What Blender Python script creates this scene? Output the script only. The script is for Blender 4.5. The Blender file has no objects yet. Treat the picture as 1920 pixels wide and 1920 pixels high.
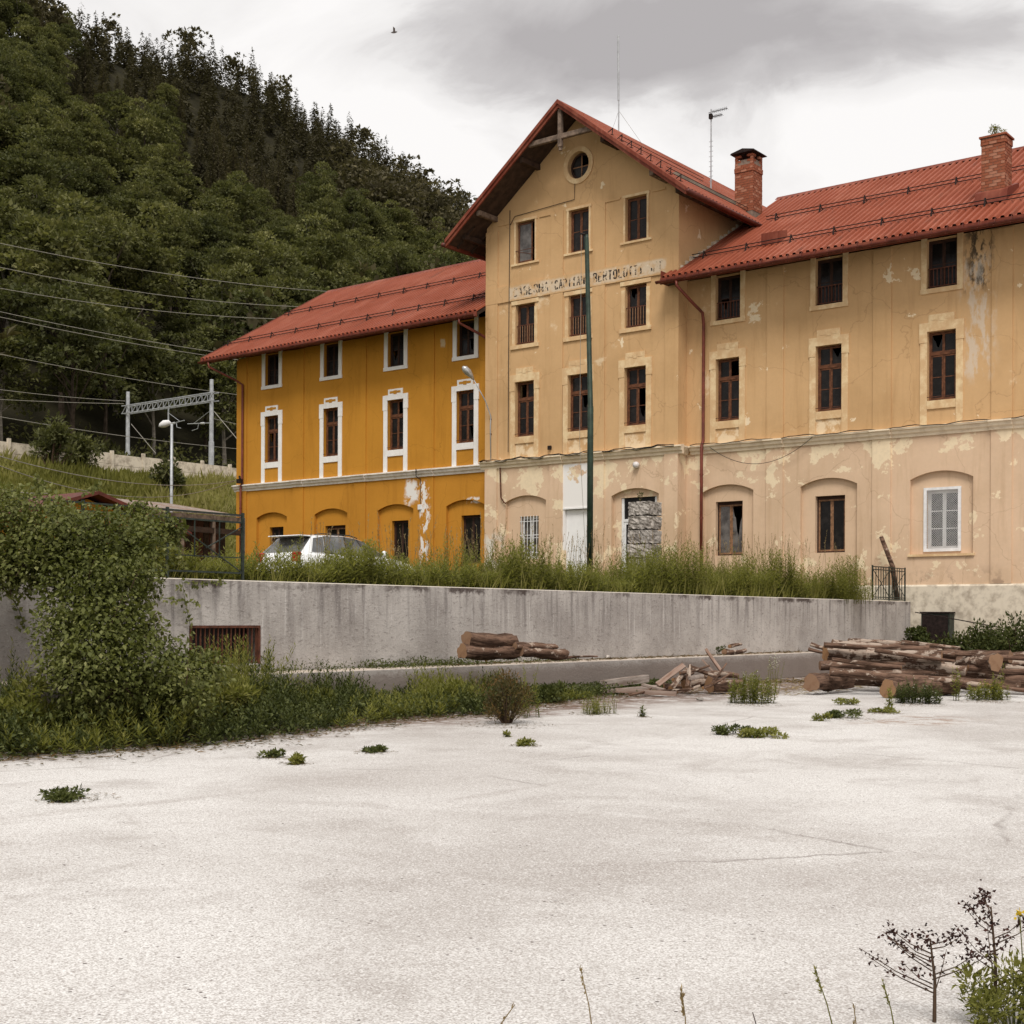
import bpy, bmesh, math, random
import numpy as np
from mathutils import Vector, Matrix

# ------------------------------------------------------------------ camera, sky, sun, exposure
SC = bpy.context.scene
COL = SC.collection
F, YAW, ROLL, CY, EYE = 2531.7, .66449, .0043156, 1158.66, 1.55
fw = np.array([-math.sin(YAW), math.cos(YAW), 0.]); rt = np.array([math.cos(YAW), math.sin(YAW), 0.]); up = np.array([0, 0, 1.])
RR = rt * math.cos(ROLL) + up * math.sin(ROLL); UU = -rt * math.sin(ROLL) + up * math.cos(ROLL)
CAM = np.array([0, 0, EYE])
def ray(x, y): return fw + RR * (x - 960) / F - UU * (y - CY) / F
def onY(x, y, Y): d = ray(x, y); return CAM + d * (Y / d[1])
def onX(x, y, X): d = ray(x, y); return CAM + d * (X / d[0])
def onZ(x, y, z=0.): d = ray(x, y); return CAM + d * ((z - EYE) / d[2])
def at(x, y, D): return CAM + ray(x, y) * D
def pix(P):
    v = np.asarray(P, float) - CAM; z = v @ fw
    return 960 + F * (v @ RR) / z, CY - F * (v @ UU) / z, z

cd = bpy.data.cameras.new('camera'); cam = bpy.data.objects.new('camera', cd); COL.objects.link(cam)
cd.sensor_width = 36; cd.lens = 36 * F / 1920; cd.shift_y = (CY - 960) / 1920; cd.clip_start = .1; cd.clip_end = 5000
cam.matrix_world = Matrix((( RR[0], UU[0], -fw[0], 0), (RR[1], UU[1], -fw[1], 0), (RR[2], UU[2], -fw[2], EYE), (0, 0, 0, 1)))
SC.camera = cam

SUN_EL, SUN_AZ = math.radians(56), math.radians(146)      # azimuth: direction towards the sun, from +Y clockwise
sd = bpy.data.lights.new('sun', 'SUN'); sun = bpy.data.objects.new('sun', sd); COL.objects.link(sun)
sd.energy = 2.6; sd.angle = math.radians(20); sd.color = (1, .965, .91)
sv = Vector((math.sin(SUN_AZ) * math.cos(SUN_EL), math.cos(SUN_AZ) * math.cos(SUN_EL), math.sin(SUN_EL)))
sun.rotation_euler = sv.to_track_quat('Z', 'Y').to_euler(); sun.location = (0, 0, 60)
SC.view_settings.view_transform = 'Standard'; SC.view_settings.look = 'None'
SC.view_settings.exposure = 0.12; SC.view_settings.gamma = 1; SC.view_settings.use_curve_mapping = False
SC.render.engine = 'CYCLES'
SC.cycles.max_bounces = 6; SC.cycles.diffuse_bounces = 3; SC.cycles.transparent_max_bounces = 8

# ------------------------------------------------------------------ node helper
class NT:
    def __init__(s, name=None, tree=None):
        if tree is None:
            s.m = bpy.data.materials.new(name); s.m.use_nodes = True; tree = s.m.node_tree
        s.t = tree; s.t.nodes.clear(); s._pos = None
    def n(s, typ, **kw):
        o = s.t.nodes.new('ShaderNode' + typ)
        for k, v in kw.items(): setattr(o, k, v)
        return o
    def put(s, sock, v):
        if isinstance(v, bpy.types.NodeSocket): s.t.links.new(v, sock)
        elif isinstance(v, (tuple, list)) and sock.type == 'RGBA' and len(v) == 3: sock.default_value = (*v, 1)
        else: sock.default_value = v
    def pos(s):
        if s._pos is None: s._pos = s.n('NewGeometry').outputs['Position']
        return s._pos
    def obj(s): return s.n('TexCoord').outputs['Object']
    def xyz(s, v):
        o = s.n('SeparateXYZ'); s.put(o.inputs[0], v); return o.outputs
    def comb(s, x, y, z):
        o = s.n('CombineXYZ')
        for i, v in enumerate((x, y, z)): s.put(o.inputs[i], v)
        return o.outputs[0]
    def scale(s, v, sc):
        o = s.n('VectorMath', operation='MULTIPLY'); s.put(o.inputs[0], v); s.put(o.inputs[1], sc); return o.outputs[0]
    def vadd(s, v, w):
        o = s.n('VectorMath', operation='ADD'); s.put(o.inputs[0], v); s.put(o.inputs[1], w); return o.outputs[0]
    def noise(s, v, sc, det=4, rough=.55, dist=0., col=False):
        o = s.n('TexNoise'); s.put(o.inputs['Vector'], v)
        for k, val in (('Scale', sc), ('Detail', det), ('Roughness', rough), ('Distortion', dist)): s.put(o.inputs[k], val)
        return o.outputs['Color' if col else 0]
    def vor(s, v, sc, feature='F1', out='Distance', rnd=1.):
        o = s.n('TexVoronoi', feature=feature); s.put(o.inputs['Vector'], v); s.put(o.inputs['Scale'], sc); s.put(o.inputs['Randomness'], rnd)
        return o.outputs[out]
    def mr(s, v, a, b, c=0., d=1., smooth=True):
        o = s.n('MapRange', interpolation_type='SMOOTHSTEP' if smooth else 'LINEAR')
        for i, val in enumerate((v, a, b, c, d)): s.put(o.inputs[i], val)
        return o.outputs[0]
    def m_(s, op, a, b=0., c=None):
        o = s.n('Math', operation=op); s.put(o.inputs[0], a); s.put(o.inputs[1], b)
        if c is not None: s.put(o.inputs[2], c)
        return o.outputs[0]
    def mul(s, a, b): return s.m_('MULTIPLY', a, b)
    def add(s, a, b): return s.m_('ADD', a, b)
    def sub(s, a, b): return s.m_('SUBTRACT', a, b)
    def mx(s, a, b): return s.m_('MAXIMUM', a, b)
    def mix(s, f, a, b, mode='MIX'):
        o = s.n('Mix', data_type='RGBA', blend_type=mode)
        s.put(o.inputs[0], f); s.put(o.inputs[6], a); s.put(o.inputs[7], b); return o.outputs[2]
    def ramp(s, f, stops):
        o = s.n('ValToRGB'); s.put(o.inputs[0], f); e = o.color_ramp.elements
        while len(e) < len(stops): e.new(.5)
        for el, (p, c) in zip(e, stops): el.position = p; el.color = (*c, 1)
        return o.outputs[0]
    def bump(s, h, st=.3, d=.02):
        o = s.n('Bump'); s.put(o.inputs['Strength'], st); s.put(o.inputs['Distance'], d); s.put(o.inputs['Height'], h); return o.outputs[0]
    def attr(s, name): return s.n('Attribute', attribute_name=name).outputs['Fac']
    def boxmask(s, u, v, u0, u1, v0, v1, soft, jit=None):
        if jit is not None: u = s.add(u, jit); v = s.add(v, jit)
        a = s.mul(s.mr(u, u0 - soft, u0 + soft), s.mr(u, u1 - soft, u1 + soft, 1, 0))
        b = s.mul(s.mr(v, v0 - soft, v0 + soft), s.mr(v, v1 - soft, v1 + soft, 1, 0))
        return s.mul(a, b)
    def out(s, sh):
        o = s.n('OutputMaterial'); s.t.links.new(sh, o.inputs[0]); return s.m
    def pbsdf(s, col, rough=.8, normal=None, metal=0., spec=.3):
        o = s.n('BsdfPrincipled'); s.put(o.inputs['Base Color'], col); s.put(o.inputs['Roughness'], rough); s.put(o.inputs['Metallic'], metal)
        s.put(o.inputs['Specular IOR Level'], spec)
        if normal is not None: s.put(o.inputs['Normal'], normal)
        return o.outputs[0]
    def fin(s, col, rough=.8, normal=None, metal=0., spec=.3): return s.out(s.pbsdf(col, rough, normal, metal, spec))

# world: a clouded sky over the daylight sky
W = bpy.data.worlds.new('World'); SC.world = W; W.use_nodes = True
w = NT(tree=W.node_tree)
sky = w.n('TexSky', sky_type='NISHITA', sun_disc=False); sky.sun_elevation = SUN_EL; sky.sun_rotation = SUN_AZ
sky.air_density = 1.2; sky.dust_density = 2.0
dirv = w.n('TexCoord').outputs['Generated']
X_, Y_, Z_ = w.xyz(dirv)[:3]
den = w.add(w.mx(Z_, 0.), .25)
P = w.comb(w.m_('DIVIDE', X_, den), w.m_('DIVIDE', Y_, den), 0.)
Pw = w.vadd(P, w.scale(w.noise(P, 1.6, 3, .5, col=True), (.45, .45, 0)))
n1 = w.noise(w.vadd(Pw, (3.1, 1.7, 0)), 1.15, 6, .52)
n2 = w.noise(w.vadd(Pw, (9.3, 4.2, 0)), 4.2, 8, .58, .25)
n3 = w.noise(w.vadd(Pw, (1.3, 7.7, 2)), .55, 3, .5)
thick = w.add(w.add(w.mul(n1, .50), w.mul(n2, .52)), w.mul(n3, .3))
# one broad grey cloud bank drifting over the roofs
px_, py_ = w.xyz(Pw)[0], w.xyz(Pw)[1]
def cpos(x, y): d = ray(x, y); d = d / np.linalg.norm(d); return d[:2] / (d[2] + .25) + .225
def blob(x, y, ru, rv, ang):
    c = cpos(x, y); ca, sa = math.cos(ang), math.sin(ang); ex = w.sub(px_, float(c[0])); ey = w.sub(py_, float(c[1]))
    u = w.m_('DIVIDE', w.add(w.mul(ex, ca), w.mul(ey, sa)), ru); v = w.m_('DIVIDE', w.sub(w.mul(ey, ca), w.mul(ex, sa)), rv)
    return w.m_('POWER', 2.718, w.mul(w.add(w.mul(u, u), w.mul(v, v)), -1.))
thick = w.add(thick, w.mul(blob(1270, 120, .30, .13, .63), .34)); thick = w.sub(thick, w.mul(blob(1840, 230, .15, .14, .63), .26)); thick = w.sub(thick, w.mul(blob(700, 230, .25, .12, .63), .14))
cloud = w.ramp(w.mr(thick, .57, .88, 0, 1, False), [(0, (.90, .882, .872)), (.35, (.80, .782, .774)), (.62, (.56, .540, .540)), (1, (.43, .41, .414))])
blue = w.mix(1., sky.outputs[0], (.10, .10, .10), 'MULTIPLY')
hole = w.mr(w.noise(w.vadd(Pw, (5.5, 2.2, 0)), 2.2, 5, .5), .70, .78)
colr = w.mix(w.mul(hole, .6), cloud, blue)
bg = w.n('Background'); w.put(bg.inputs[0], colr); bg.inputs[1].default_value = 1.0
wo = w.n('OutputWorld'); w.t.links.new(bg.outputs[0], wo.inputs[0])

# ------------------------------------------------------------------ object helpers
WL = {}
def thing(name, label, cat, loc=(0, 0, 0), group=None, rotz=0.):
    o = bpy.data.objects.new(name, None); COL.objects.link(o); o.empty_display_size = .2
    o.location = loc; o.rotation_euler = (0, 0, rotz); WL[o.name] = np.array(loc, float)
    return tag(o, label, cat, group)
def tag(o, label=None, cat=None, group=None, kind=None):
    if label: o['label'] = label
    if cat: o['category'] = cat
    if group: o['group'] = group
    if kind: o['kind'] = kind
    return o
def link_mesh(name, me, parent=None, origin=(0, 0, 0)):
    o = bpy.data.objects.new(name, me); COL.objects.link(o)
    if parent is not None:
        o.parent = parent; o.location = np.array(origin) - WL[parent.name]
    else: o.location = origin
    WL[o.name] = np.array(origin, float)
    return o
class MB:
    def __init__(s): s.v = []; s.f = []; s.mi = []; s.cur = 0
    def add(s, vs, fs):
        b = len(s.v); s.v += [tuple(map(float, v)) for v in vs]
        for f in fs: s.f.append([b + i for i in f]); s.mi.append(s.cur)
        return s
    def box(s, x0, x1, y0, y1, z0, z1):
        return s.add([(x0, y0, z0), (x1, y0, z0), (x1, y1, z0), (x0, y1, z0), (x0, y0, z1), (x1, y0, z1), (x1, y1, z1), (x0, y1, z1)],
                     [(0, 3, 2, 1), (4, 5, 6, 7), (0, 1, 5, 4), (1, 2, 6, 5), (2, 3, 7, 6), (3, 0, 4, 7)])
    def prism(s, poly, axis, a, b):
        # poly: list of 2D points; axis 'y': points are (x,z) extruded from y=a to y=b; 'x': (y,z); 'z': (x,y)
        def P(p, t): return {'y': (p[0], t, p[1]), 'x': (t, p[0], p[1]), 'z': (p[0], p[1], t)}[axis]
        n = len(poly); vs = [P(p, a) for p in poly] + [P(p, b) for p in poly]
        fs = [tuple(range(n))[::-1], tuple(range(n, 2 * n))] + [(i, (i + 1) % n, n + (i + 1) % n, n + i) for i in range(n)]
        return s.add(vs, fs)
    def bar(s, p, q, w, h, upv=(0, 0, 1)):
        p = Vector(p); q = Vector(q); d = (q - p).normalized(); u = Vector(upv)
        if abs(d.dot(u)) > .98: u = Vector((0, 1, 0))
        r = d.cross(u).normalized() * (w / 2); u = r.cross(d).normalized() * (h / 2)
        vs = [p - r - u, p + r - u, p + r + u, p - r + u, q - r - u, q + r - u, q + r + u, q - r + u]
        return s.add(vs, [(0, 3, 2, 1), (4, 5, 6, 7), (0, 1, 5, 4), (1, 2, 6, 5), (2, 3, 7, 6), (3, 0, 4, 7)])
    def tube(s, pts, r, n=8, cap=True):
        pts = [Vector(p) for p in pts]; rs = r if isinstance(r, (list, tuple)) else [r] * len(pts)
        b = len(s.v); prev = None
        for i, p in enumerate(pts):
            d = (pts[min(i + 1, len(pts) - 1)] - pts[max(i - 1, 0)]).normalized()
            if prev is None:
                u = Vector((0, 0, 1)) if abs(d.z) < .9 else Vector((1, 0, 0))
            else: u = prev
            x = d.cross(u).normalized(); u = x.cross(d).normalized(); prev = u
            for k in range(n):
                a = 2 * math.pi * k / n; s.v.append(tuple(p + (x * math.cos(a) + u * math.sin(a)) * rs[i]))
        for i in range(len(pts) - 1):
            for k in range(n):
                s.f.append([b + i * n + k, b + i * n + (k + 1) % n, b + (i + 1) * n + (k + 1) % n, b + (i + 1) * n + k]); s.mi.append(s.cur)
        if cap:
            s.f.append([b + k for k in range(n)][::-1]); s.mi.append(s.cur); e = b + (len(pts) - 1) * n
            s.f.append([e + k for k in range(n)]); s.mi.append(s.cur)
        return s
    def build(s, name, mat, parent=None, smooth=False, label=None, cat=None, group=None, kind=None, bevel=0., origin=None, fix=True):
        V = np.array(s.v, float)
        if origin is None:
            lo, hi = V.min(0), V.max(0); origin = ((lo[0] + hi[0]) / 2, (lo[1] + hi[1]) / 2, lo[2])
        me = bpy.data.meshes.new(name); me.from_pydata([tuple(v) for v in (V - np.array(origin))], [], s.f)
        mats = mat if isinstance(mat, (list, tuple)) else [mat]
        for m in mats: me.materials.append(m)
        if len(mats) > 1: me.polygons.foreach_set('material_index', s.mi)
        if fix or bevel:
            bm = bmesh.new(); bm.from_mesh(me)
            if bevel: bmesh.ops.bevel(bm, geom=[e for e in bm.edges if e.is_manifold and e.calc_face_angle(0) > .6], offset=bevel, segments=1, affect='EDGES', clamp_overlap=True)
            bmesh.ops.recalc_face_normals(bm, faces=bm.faces); bm.to_mesh(me); bm.free()
        if smooth: me.polygons.foreach_set('use_smooth', [True] * len(me.polygons))
        me.update()
        return tag(link_mesh(name, me, parent, origin), label, cat, group, kind)
def share(src, name, parent, loc, label=None):
    o = bpy.data.objects.new(name, src.data); COL.objects.link(o); o.parent = parent
    o.location = np.array(loc, float) - (WL[parent.name] if parent is not None else 0); o.rotation_euler = src.rotation_euler; WL[o.name] = np.array(loc, float)
    return o
def copy_tree(o, parent=None):
    c = o.copy(); COL.objects.link(c); c.parent = parent
    for ch in o.children: copy_tree(ch, c)
    return c
def fast_mesh(name, V, Fq, mat, tint=None, smooth=False):
    me = bpy.data.meshes.new(name); V = np.asarray(V, np.float32); Fq = np.asarray(Fq, np.int32); k = Fq.shape[1]
    me.vertices.add(len(V)); me.vertices.foreach_set('co', V.ravel())
    me.loops.add(Fq.size); me.loops.foreach_set('vertex_index', Fq.ravel())
    me.polygons.add(len(Fq)); me.polygons.foreach_set('loop_start', np.arange(len(Fq), dtype=np.int32) * k)
    if smooth: me.polygons.foreach_set('use_smooth', np.ones(len(Fq), bool))
    if tint is not None:
        a = me.attributes.new('tint', 'FLOAT', 'POINT'); a.data.foreach_set('value', np.asarray(tint, np.float32))
    me.materials.append(mat); me.update(calc_edges=True); return me
# ------------------------------------------------------------------ materials
M = {}
def simple(name, col, rough=.8, var=.25, sc=3., metal=0., spec=.3, bump=0.):
    n = NT(name); p = n.obj(); v = n.noise(p, sc, 6, .6)
    c = n.mix(n.mr(v, .3, .75, 0, 1), tuple(x * (1 - var) for x in col), tuple(min(1, x * (1 + var)) for x in col))
    M[name] = n.fin(c, rough, n.bump(n.noise(p, sc * 8, 4), bump, .01) if bump else None, metal, spec); return M[name]

def plaster(name, upper, lower, fresh, white, split=7.6, ochre=False):
    n = NT(name); p = n.pos(); x, y, z = n.xyz(p)[:3]
    big = n.noise(p, .55, 4, .6); mid = n.noise(p, 2.3, 8, .62, .3); fine = n.noise(p, 9., 6, .65)
    streak = n.noise(n.scale(p, (2.6, 2.6, .26)), 1., 7, .66, .5)
    base = n.mix(n.mr(z, split - .03, split + .03), lower, upper)
    base = n.mix(n.mr(big, .35, .7, 0, .55), base, n.mix(1., base, (.86, .84, .80), 'MULTIPLY'))
    base = n.mix(n.mr(streak, .50, .74, 0, .5), base, n.mix(1., base, (.74, .69, .62), 'MULTIPLY')); sm = n.noise(n.vadd(p, (11, 3, 7)), .28, 6, .68); base = n.mix(n.mr(sm, .42, .66, 0, .5), base, n.mix(1., base, (.84, .83, .80), 'MULTIPLY')); ck = n.vor(n.vadd(p, n.scale(n.noise(p, .8, 4, col=True), (1.2, 1.2, 1.2))), .35, 'DISTANCE_TO_EDGE'); base = n.mix(n.mul(n.mr(ck, 0, .007, 1, 0), .35), base, n.mix(1., base, (.5, .45, .4), 'MULTIPLY'))
    base = n.mix(n.mr(fine, .35, .75, 0, .35), base, n.mix(1., base, (1.12, 1.1, 1.08), 'MULTIPLY'))
    jit = n.mul(n.sub(mid, .5), .9)
    if not ochre:
        # flaking coat: pale undercoat under the cornice, in the gable and near the ground
        below = n.mul(n.mr(z, 5.9, 7.5), n.mr(z, 7.56, 7.62, 1, 0))
        foot = n.mr(z, 2.6, 5.2, 1, 0)
        gate = n.add(n.add(n.mul(below, .10), n.mul(foot, .055)), n.mul(n.mr(z, 7.8, 8.6, 1, 0), .03))
        tower = n.mul(n.mr(x, -34.9, -34.7), n.mr(x, -25.5, -25.9))
        gate = n.add(gate, n.mul(n.mul(tower, n.mr(z, 7.4, 7.6, 1, 0)), .045))
        pv = n.add(n.noise(n.vadd(p, (7.7, 0, 3.1)), 1.15, 10, .63, .25), gate)
        peel = n.mr(pv, .655, .672)
        base = n.mix(peel, base, n.mix(n.mr(fine, .4, .65), fresh, tuple(c * .93 for c in fresh)))
        up = n.mul(n.mr(n.noise(n.vadd(p, (1.7, 5, 9.1)), .75, 9, .66, .2), .61, .70), n.mr(z, 7.8, 8.1))
        base = n.mix(n.mul(up, .6), base, fresh)
        # painted-out white bands and patches
        j2 = n.mul(n.sub(n.noise(p, 3.1, 8, .68), .5), .55)
        sgn = n.mul(n.boxmask(x, z, -33.55, -26.2, 14.3, 14.82, .05, n.mul(j2, .25)), n.mr(n.noise(p, 2.2, 8, .7), .36, .56))
        base = n.mix(n.mul(sgn, .6), base, (.64, .57, .46))
        wp = n.boxmask(x, z, -30.88, -29.42, 4.2, 7.52, .03, n.mul(j2, .12))
        wp = n.mul(wp, n.mr(n.add(n.noise(p, 1.9, 8, .66), n.mul(n.mr(z, 6.2, 7.3, 1, 0), .22)), .46, .50))
        base = n.mix(wp, base, white)
        wl = n.mul(n.boxmask(x, z, -34.8, -33.9, 2, 4.9, .25, j2), n.mr(n.noise(n.vadd(p, (3, 3, 3)), 1.6, 8, .65), .46, .52))
        base = n.mix(wl, base, (.68, .62, .53))
        for cx, h in ((-32.75, 8.5), (-30.15, 8.45), (-27.55, 8.45), (-23.98, 8.48), (-20.06, 8.48)):
            ap = n.mul(n.boxmask(x, z, cx - .48, cx + .48, 7.85, h, .06), n.mr(n.noise(p, 2.6, 8, .66), .42, .56))
            base = n.mix(n.mul(ap, .75), base, fresh)
        # damp, mouldy patches
        damp = n.mul(n.boxmask(x, z, -15.32, -14.5, 12.2, 14.2, .25, n.mul(j2, 1.2)), n.mr(n.noise(n.scale(p, (3.2, 1, 1.3)), 1.2, 9, .7), .47, .56))
        base = n.mix(n.mul(damp, .9), base, (.045, .036, .028))
        run = n.mul(n.boxmask(x, z, -15.45, -14.45, 9.3, 13.2, .3, n.mul(j2, 1.2)), n.mr(n.noise(n.scale(p, (2.4, 1, .8)), 1.5, 9, .7), .45, .58))
        base = n.mix(n.mul(run, .55), base, (.62, .56, .48))
        spot = n.mul(n.mr(n.noise(n.vadd(p, (4, 8, 2)), 1.9, 9, .72), .68, .72), n.mr(z, 12.6, 13.2))
        base = n.mix(n.mul(spot, .8), base, (.09, .06, .04))
        low = n.mul(n.mr(z, 2.5, 3.5, 1, 0), n.mr(n.noise(n.vadd(p, (2, 2, 5)), 1.3, 9, .7), .52, .60))
        base = n.mix(n.mul(low, .65), base, (.22, .14, .10))
    else:
        j2 = n.mul(n.sub(n.noise(p, 2.3, 8, .66), .5), .9)
        a = n.mul(n.boxmask(x, z, -39.75, -39.0, 6.55, 7.45, .12, j2), n.mr(n.noise(p, 2.2, 8, .65), .40, .44))
        b = n.mul(n.boxmask(x, z, -38.85, -38.35, 3.0, 7.4, .1, j2), n.mr(n.noise(n.scale(p, (1.6, 1, .9)), 1.9, 8, .67), .49, .53))
        c = n.mul(n.boxmask(x, z, -36.5, -34.7, 6.35, 6.55, .05, n.mul(j2, .3)), n.mr(n.noise(p, 3.2, 8, .67), .52, .56))
        d = n.mr(n.noise(n.vadd(p, (6, 1, 6)), .9, 10, .68), .715, .728)
        e = n.boxmask(x, z, -37.78, -37.5, 13.0, 13.35, .05, n.mul(j2, .35))
        base = n.mix(n.mx(n.mx(a, b), n.mx(c, d)), base, white)
        base = n.mix(n.mul(e, .8), base, (.62, .5, .33))
        low = n.mul(n.mr(z, 2.6, 4.6, 1, 0), n.mr(streak, .5, .7))
        base = n.mix(n.mul(low, .5), base, (.22, .08, .015))
    M[name] = n.fin(base, .92, n.bump(n.add(n.noise(p, 40, 4), n.mul(mid, 1.5)), .25, .006), 0, .15)
plaster('cream_plaster', (.575, .365, .185), (.66, .475, .325), (.78, .63, .43), (.80, .77, .74))
plaster('ochre_plaster', (.50, .228, .030), (.51, .228, .030), (.7, .5, .2), (.74, .70, .66), ochre=True)

def trim(name, col, dirt, wear=.5):
    n = NT(name); p = n.pos(); v = n.noise(p, 2.6, 8, .65); st = n.noise(n.scale(p, (3, 3, .6)), 1.6, 6, .6)
    c = n.mix(n.mr(v, .42, .66, 0, wear), col, dirt); c = n.mix(n.mr(st, .5, .8, 0, .4), c, n.mix(1., c, (.7, .66, .6), 'MULTIPLY'))
    M[name] = n.fin(c, .85, n.bump(n.noise(p, 30, 4), .2, .006), 0, .2)
trim('white_trim', (.80, .775, .75), (.66, .60, .52), .35)
trim('cream_trim', (.60, .40, .215), (.74, .57, .34), .9)
trim('cornice_white', (.80, .74, .68), (.55, .47, .40), .6)
trim('cornice_cream', (.80, .67, .50), (.60, .47, .34), .6)
trim('plinth_plaster', (.66, .58, .46), (.36, .30, .23), .9)

def roofmat(name, col):
    n = NT(name); p = n.pos(); x, y, z = n.xyz(p)[:3]; v = n.noise(p, .45, 6, .62); g = n.noise(n.scale(p, (5, .35, .35)), 1.5, 6, .62)
    d = n.noise(p, 11, 5, .7); sh = n.m_('FLOOR', n.mul(x, 1.0)); shv = n.n('TexWhiteNoise', noise_dimensions='1D'); n.put(shv.inputs['W'], sh); fade = n.noise(n.scale(p, (1.2, .5, .5)), .8, 5, .6)
    c = n.mix(n.mr(v, .35, .7, 0, .7), col, tuple(a * .74 for a in col)); c = n.mix(n.mul(shv.outputs[0], .28), c, tuple(a * .78 for a in col))
    c = n.mix(n.mr(fade, .46, .7, 0, .5), c, (.36, .125, .075)); c = n.mix(n.mr(g, .5, .8, 0, .5), c, (.36, .125, .075))
    c = n.mix(n.mr(d, .60, .76, 0, .6), c, (.10, .045, .03)); st = n.noise(n.scale(n.vadd(p, (4, 0, 2)), (2.2, .3, .3)), 1.3, 7, .68); c = n.mix(n.mr(st, .56, .72, 0, .55), c, (.12, .05, .032))
    M[name] = n.fin(c, n.mr(v, .3, .7, .55, .75), None, 0, .2)
roofmat('roof_red', (.275, .066, .031)); roofmat('roof_trim_red', (.17, .036, .019))
simple('gutter_brown', (.115, .026, .016), .5, .35, 4)
simple('downpipe_red', (.15, .034, .020), .45, .3, 3)
simple('window_wood', (.125, .048, .022), .7, .5, 6, 0, .25, .3)
simple('window_wood_dark', (.042, .018, .011), .75, .4, 6)
simple('window_wood_pale', (.24, .125, .065), .75, .45, 8)
simple('white_paint', (.72, .71, .70), .55, .12, 5)
simple('old_timber', (.165, .118, .088), .85, .5, 5, 0, .2, .5)
simple('dark_timber', (.050, .028, .018), .9, .4, 4)
simple('iron_dark', (.022, .014, .012), .7, .5, 9, 0, .15)
simple('iron_rust', (.10, .034, .018), .8, .5, 9)
simple('rail_green', (.026, .034, .026), .5, .5, 8, .2)
simple('pole_green', (.024, .040, .026), .45, .35, 5, .1)
simple('steel_grey', (.42, .43, .44), .5, .2, 3, .3)
simple('aluminium', (.5, .5, .5), .4, .2, 6, .6)
simple('cable_black', (.02, .017, .015), .6, .2, 5)
simple('wire_grey', (.26, .24, .20), .5, .15, 5)
simple('car_paint', (.80, .80, .80), .16, .02, 1, 0, .5)
simple('rubber', (.018, .018, .018), .85, .2, 5)
simple('black_plastic', (.02, .02, .021), .5, .2, 5)
simple('lamp_red', (.35, .012, .01), .25, .1, 5, 0, .5)
simple('interior_wall', (.20, .17, .13), .95, .3, 1)
simple('brick_red', (.26, .085, .045), .9, .35, 1.5, 0, .15, .5)
simple('brick_pale', (.36, .16, .10), .9, .35, 1.5, 0, .15, .5)
simple('mortar', (.20, .15, .115), .95, .3, 4)
simple('letter_black', (.04, .03, .028), .9, .2, 4)
simple('lamp_glass', (.66, .62, .60), .25, .08, 4, 0, .5)
simple('curtain', (.55, .50, .46), .9, .25, 3)
simple('feather', (.22, .21, .21), .9, .2, 4)
simple('door_white', (.80, .785, .77), .6, .06, 2)
simple('ceramic', (.5, .5, .5), .35, .1, 3, 0, .5)

n = NT('window_glass'); p = n.pos(); v = n.noise(p, 1.4, 5, .6); g = n.noise(n.vadd(p, (5, 2, 1)), 3.2, 5, .6)
c = n.mix(n.mr(g, .45, .75, 0, .7), (.010, .0085, .008), (.030, .025, .022)); M['window_glass'] = n.fin(c, n.mr(v, .3, .7, .12, .4), n.bump(v, .05, .03), 0, .16)
n = NT('glass_pale'); p = n.pos(); g = n.noise(p, 2.1, 5, .6)
M['glass_pale'] = n.fin(n.mix(n.mr(g, .35, .65), (.05, .043, .040), (.15, .135, .125)), .16, None, 0, .3)  # pale base colour stands in for the sky reflected in the panes
n = NT('car_glass'); p = n.pos(); g = n.noise(p, 2.1, 5, .6)
M['car_glass'] = n.fin(n.mix(n.mr(g, .3, .7), (.05, .05, .05), (.16, .16, .155)), .05, None, 0, .9)
for nm, lo in (('letter_worn', .535), ('letter_faint', .62)):
    n = NT(nm); p = n.pos(); m = n.mr(n.noise(p, 6.5, 6, .7), lo - .09, lo + .02)
    mixs = n.n('MixShader'); n.put(mixs.inputs[0], m)
    tr = n.n('BsdfTransparent'); n.t.links.new(n.pbsdf((.030, .024, .022), .9), mixs.inputs[2]); n.t.links.new(tr.outputs[0], mixs.inputs[1])
    M[nm] = n.out(mixs.outputs[0])

# concrete retaining wall: rain streaks, rough pebbled render
n = NT('concrete_wall'); p = n.pos(); x, y, z = n.xyz(p)[:3]
big = n.noise(p, .8, 5, .6); st = n.noise(n.scale(p, (6, 6, .45)), 1., 7, .62); st2 = n.noise(n.scale(n.vadd(p, (3, 3, 0)), (14, 14, .5)), 1., 6, .6)
fine = n.noise(p, 22, 7, .7); rough = n.noise(n.scale(p, (1, 1, 2.2)), 9, 7, .7, .6)
c = n.mix(n.mr(big, .3, .72), (.33, .298, .275), (.52, .48, .445))
top = n.mr(z, 1.0, 2.1)
c = n.mix(n.mul(n.mr(st, .46, .70), n.mr(z, .9, 2.0, .12, .75)), c, (.145, .126, .12))
c = n.mix(n.mul(n.mr(st2, .58, .72), n.mr(z, .8, 1.7, .15, .8)), c, (.62, .585, .555))
c = n.mix(n.mr(rough, .54, .66, 0, .65), c, (.17, .146, .132)); peb = n.noise(n.scale(p, (1, 1, 1.8)), 26, 5, .75); c = n.mix(n.mr(peb, .57, .66, 0, .6), c, (.13, .112, .10)); c = n.mix(n.mr(fine, .52, .75, 0, .5), c, (.64, .60, .56))
moss = n.mul(n.mr(n.add(z, n.mul(n.sub(n.noise(p, 7, 6, .7), .5), .35)), 1.99, 2.07), n.mr(n.noise(p, 1.1, 5, .6), .46, .62))
c = n.mix(n.mul(moss, .85), c, (.05, .032, .026))
c = n.mix(n.mr(z, 2.12, 2.135), c, (.62, .56, .48))
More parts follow.
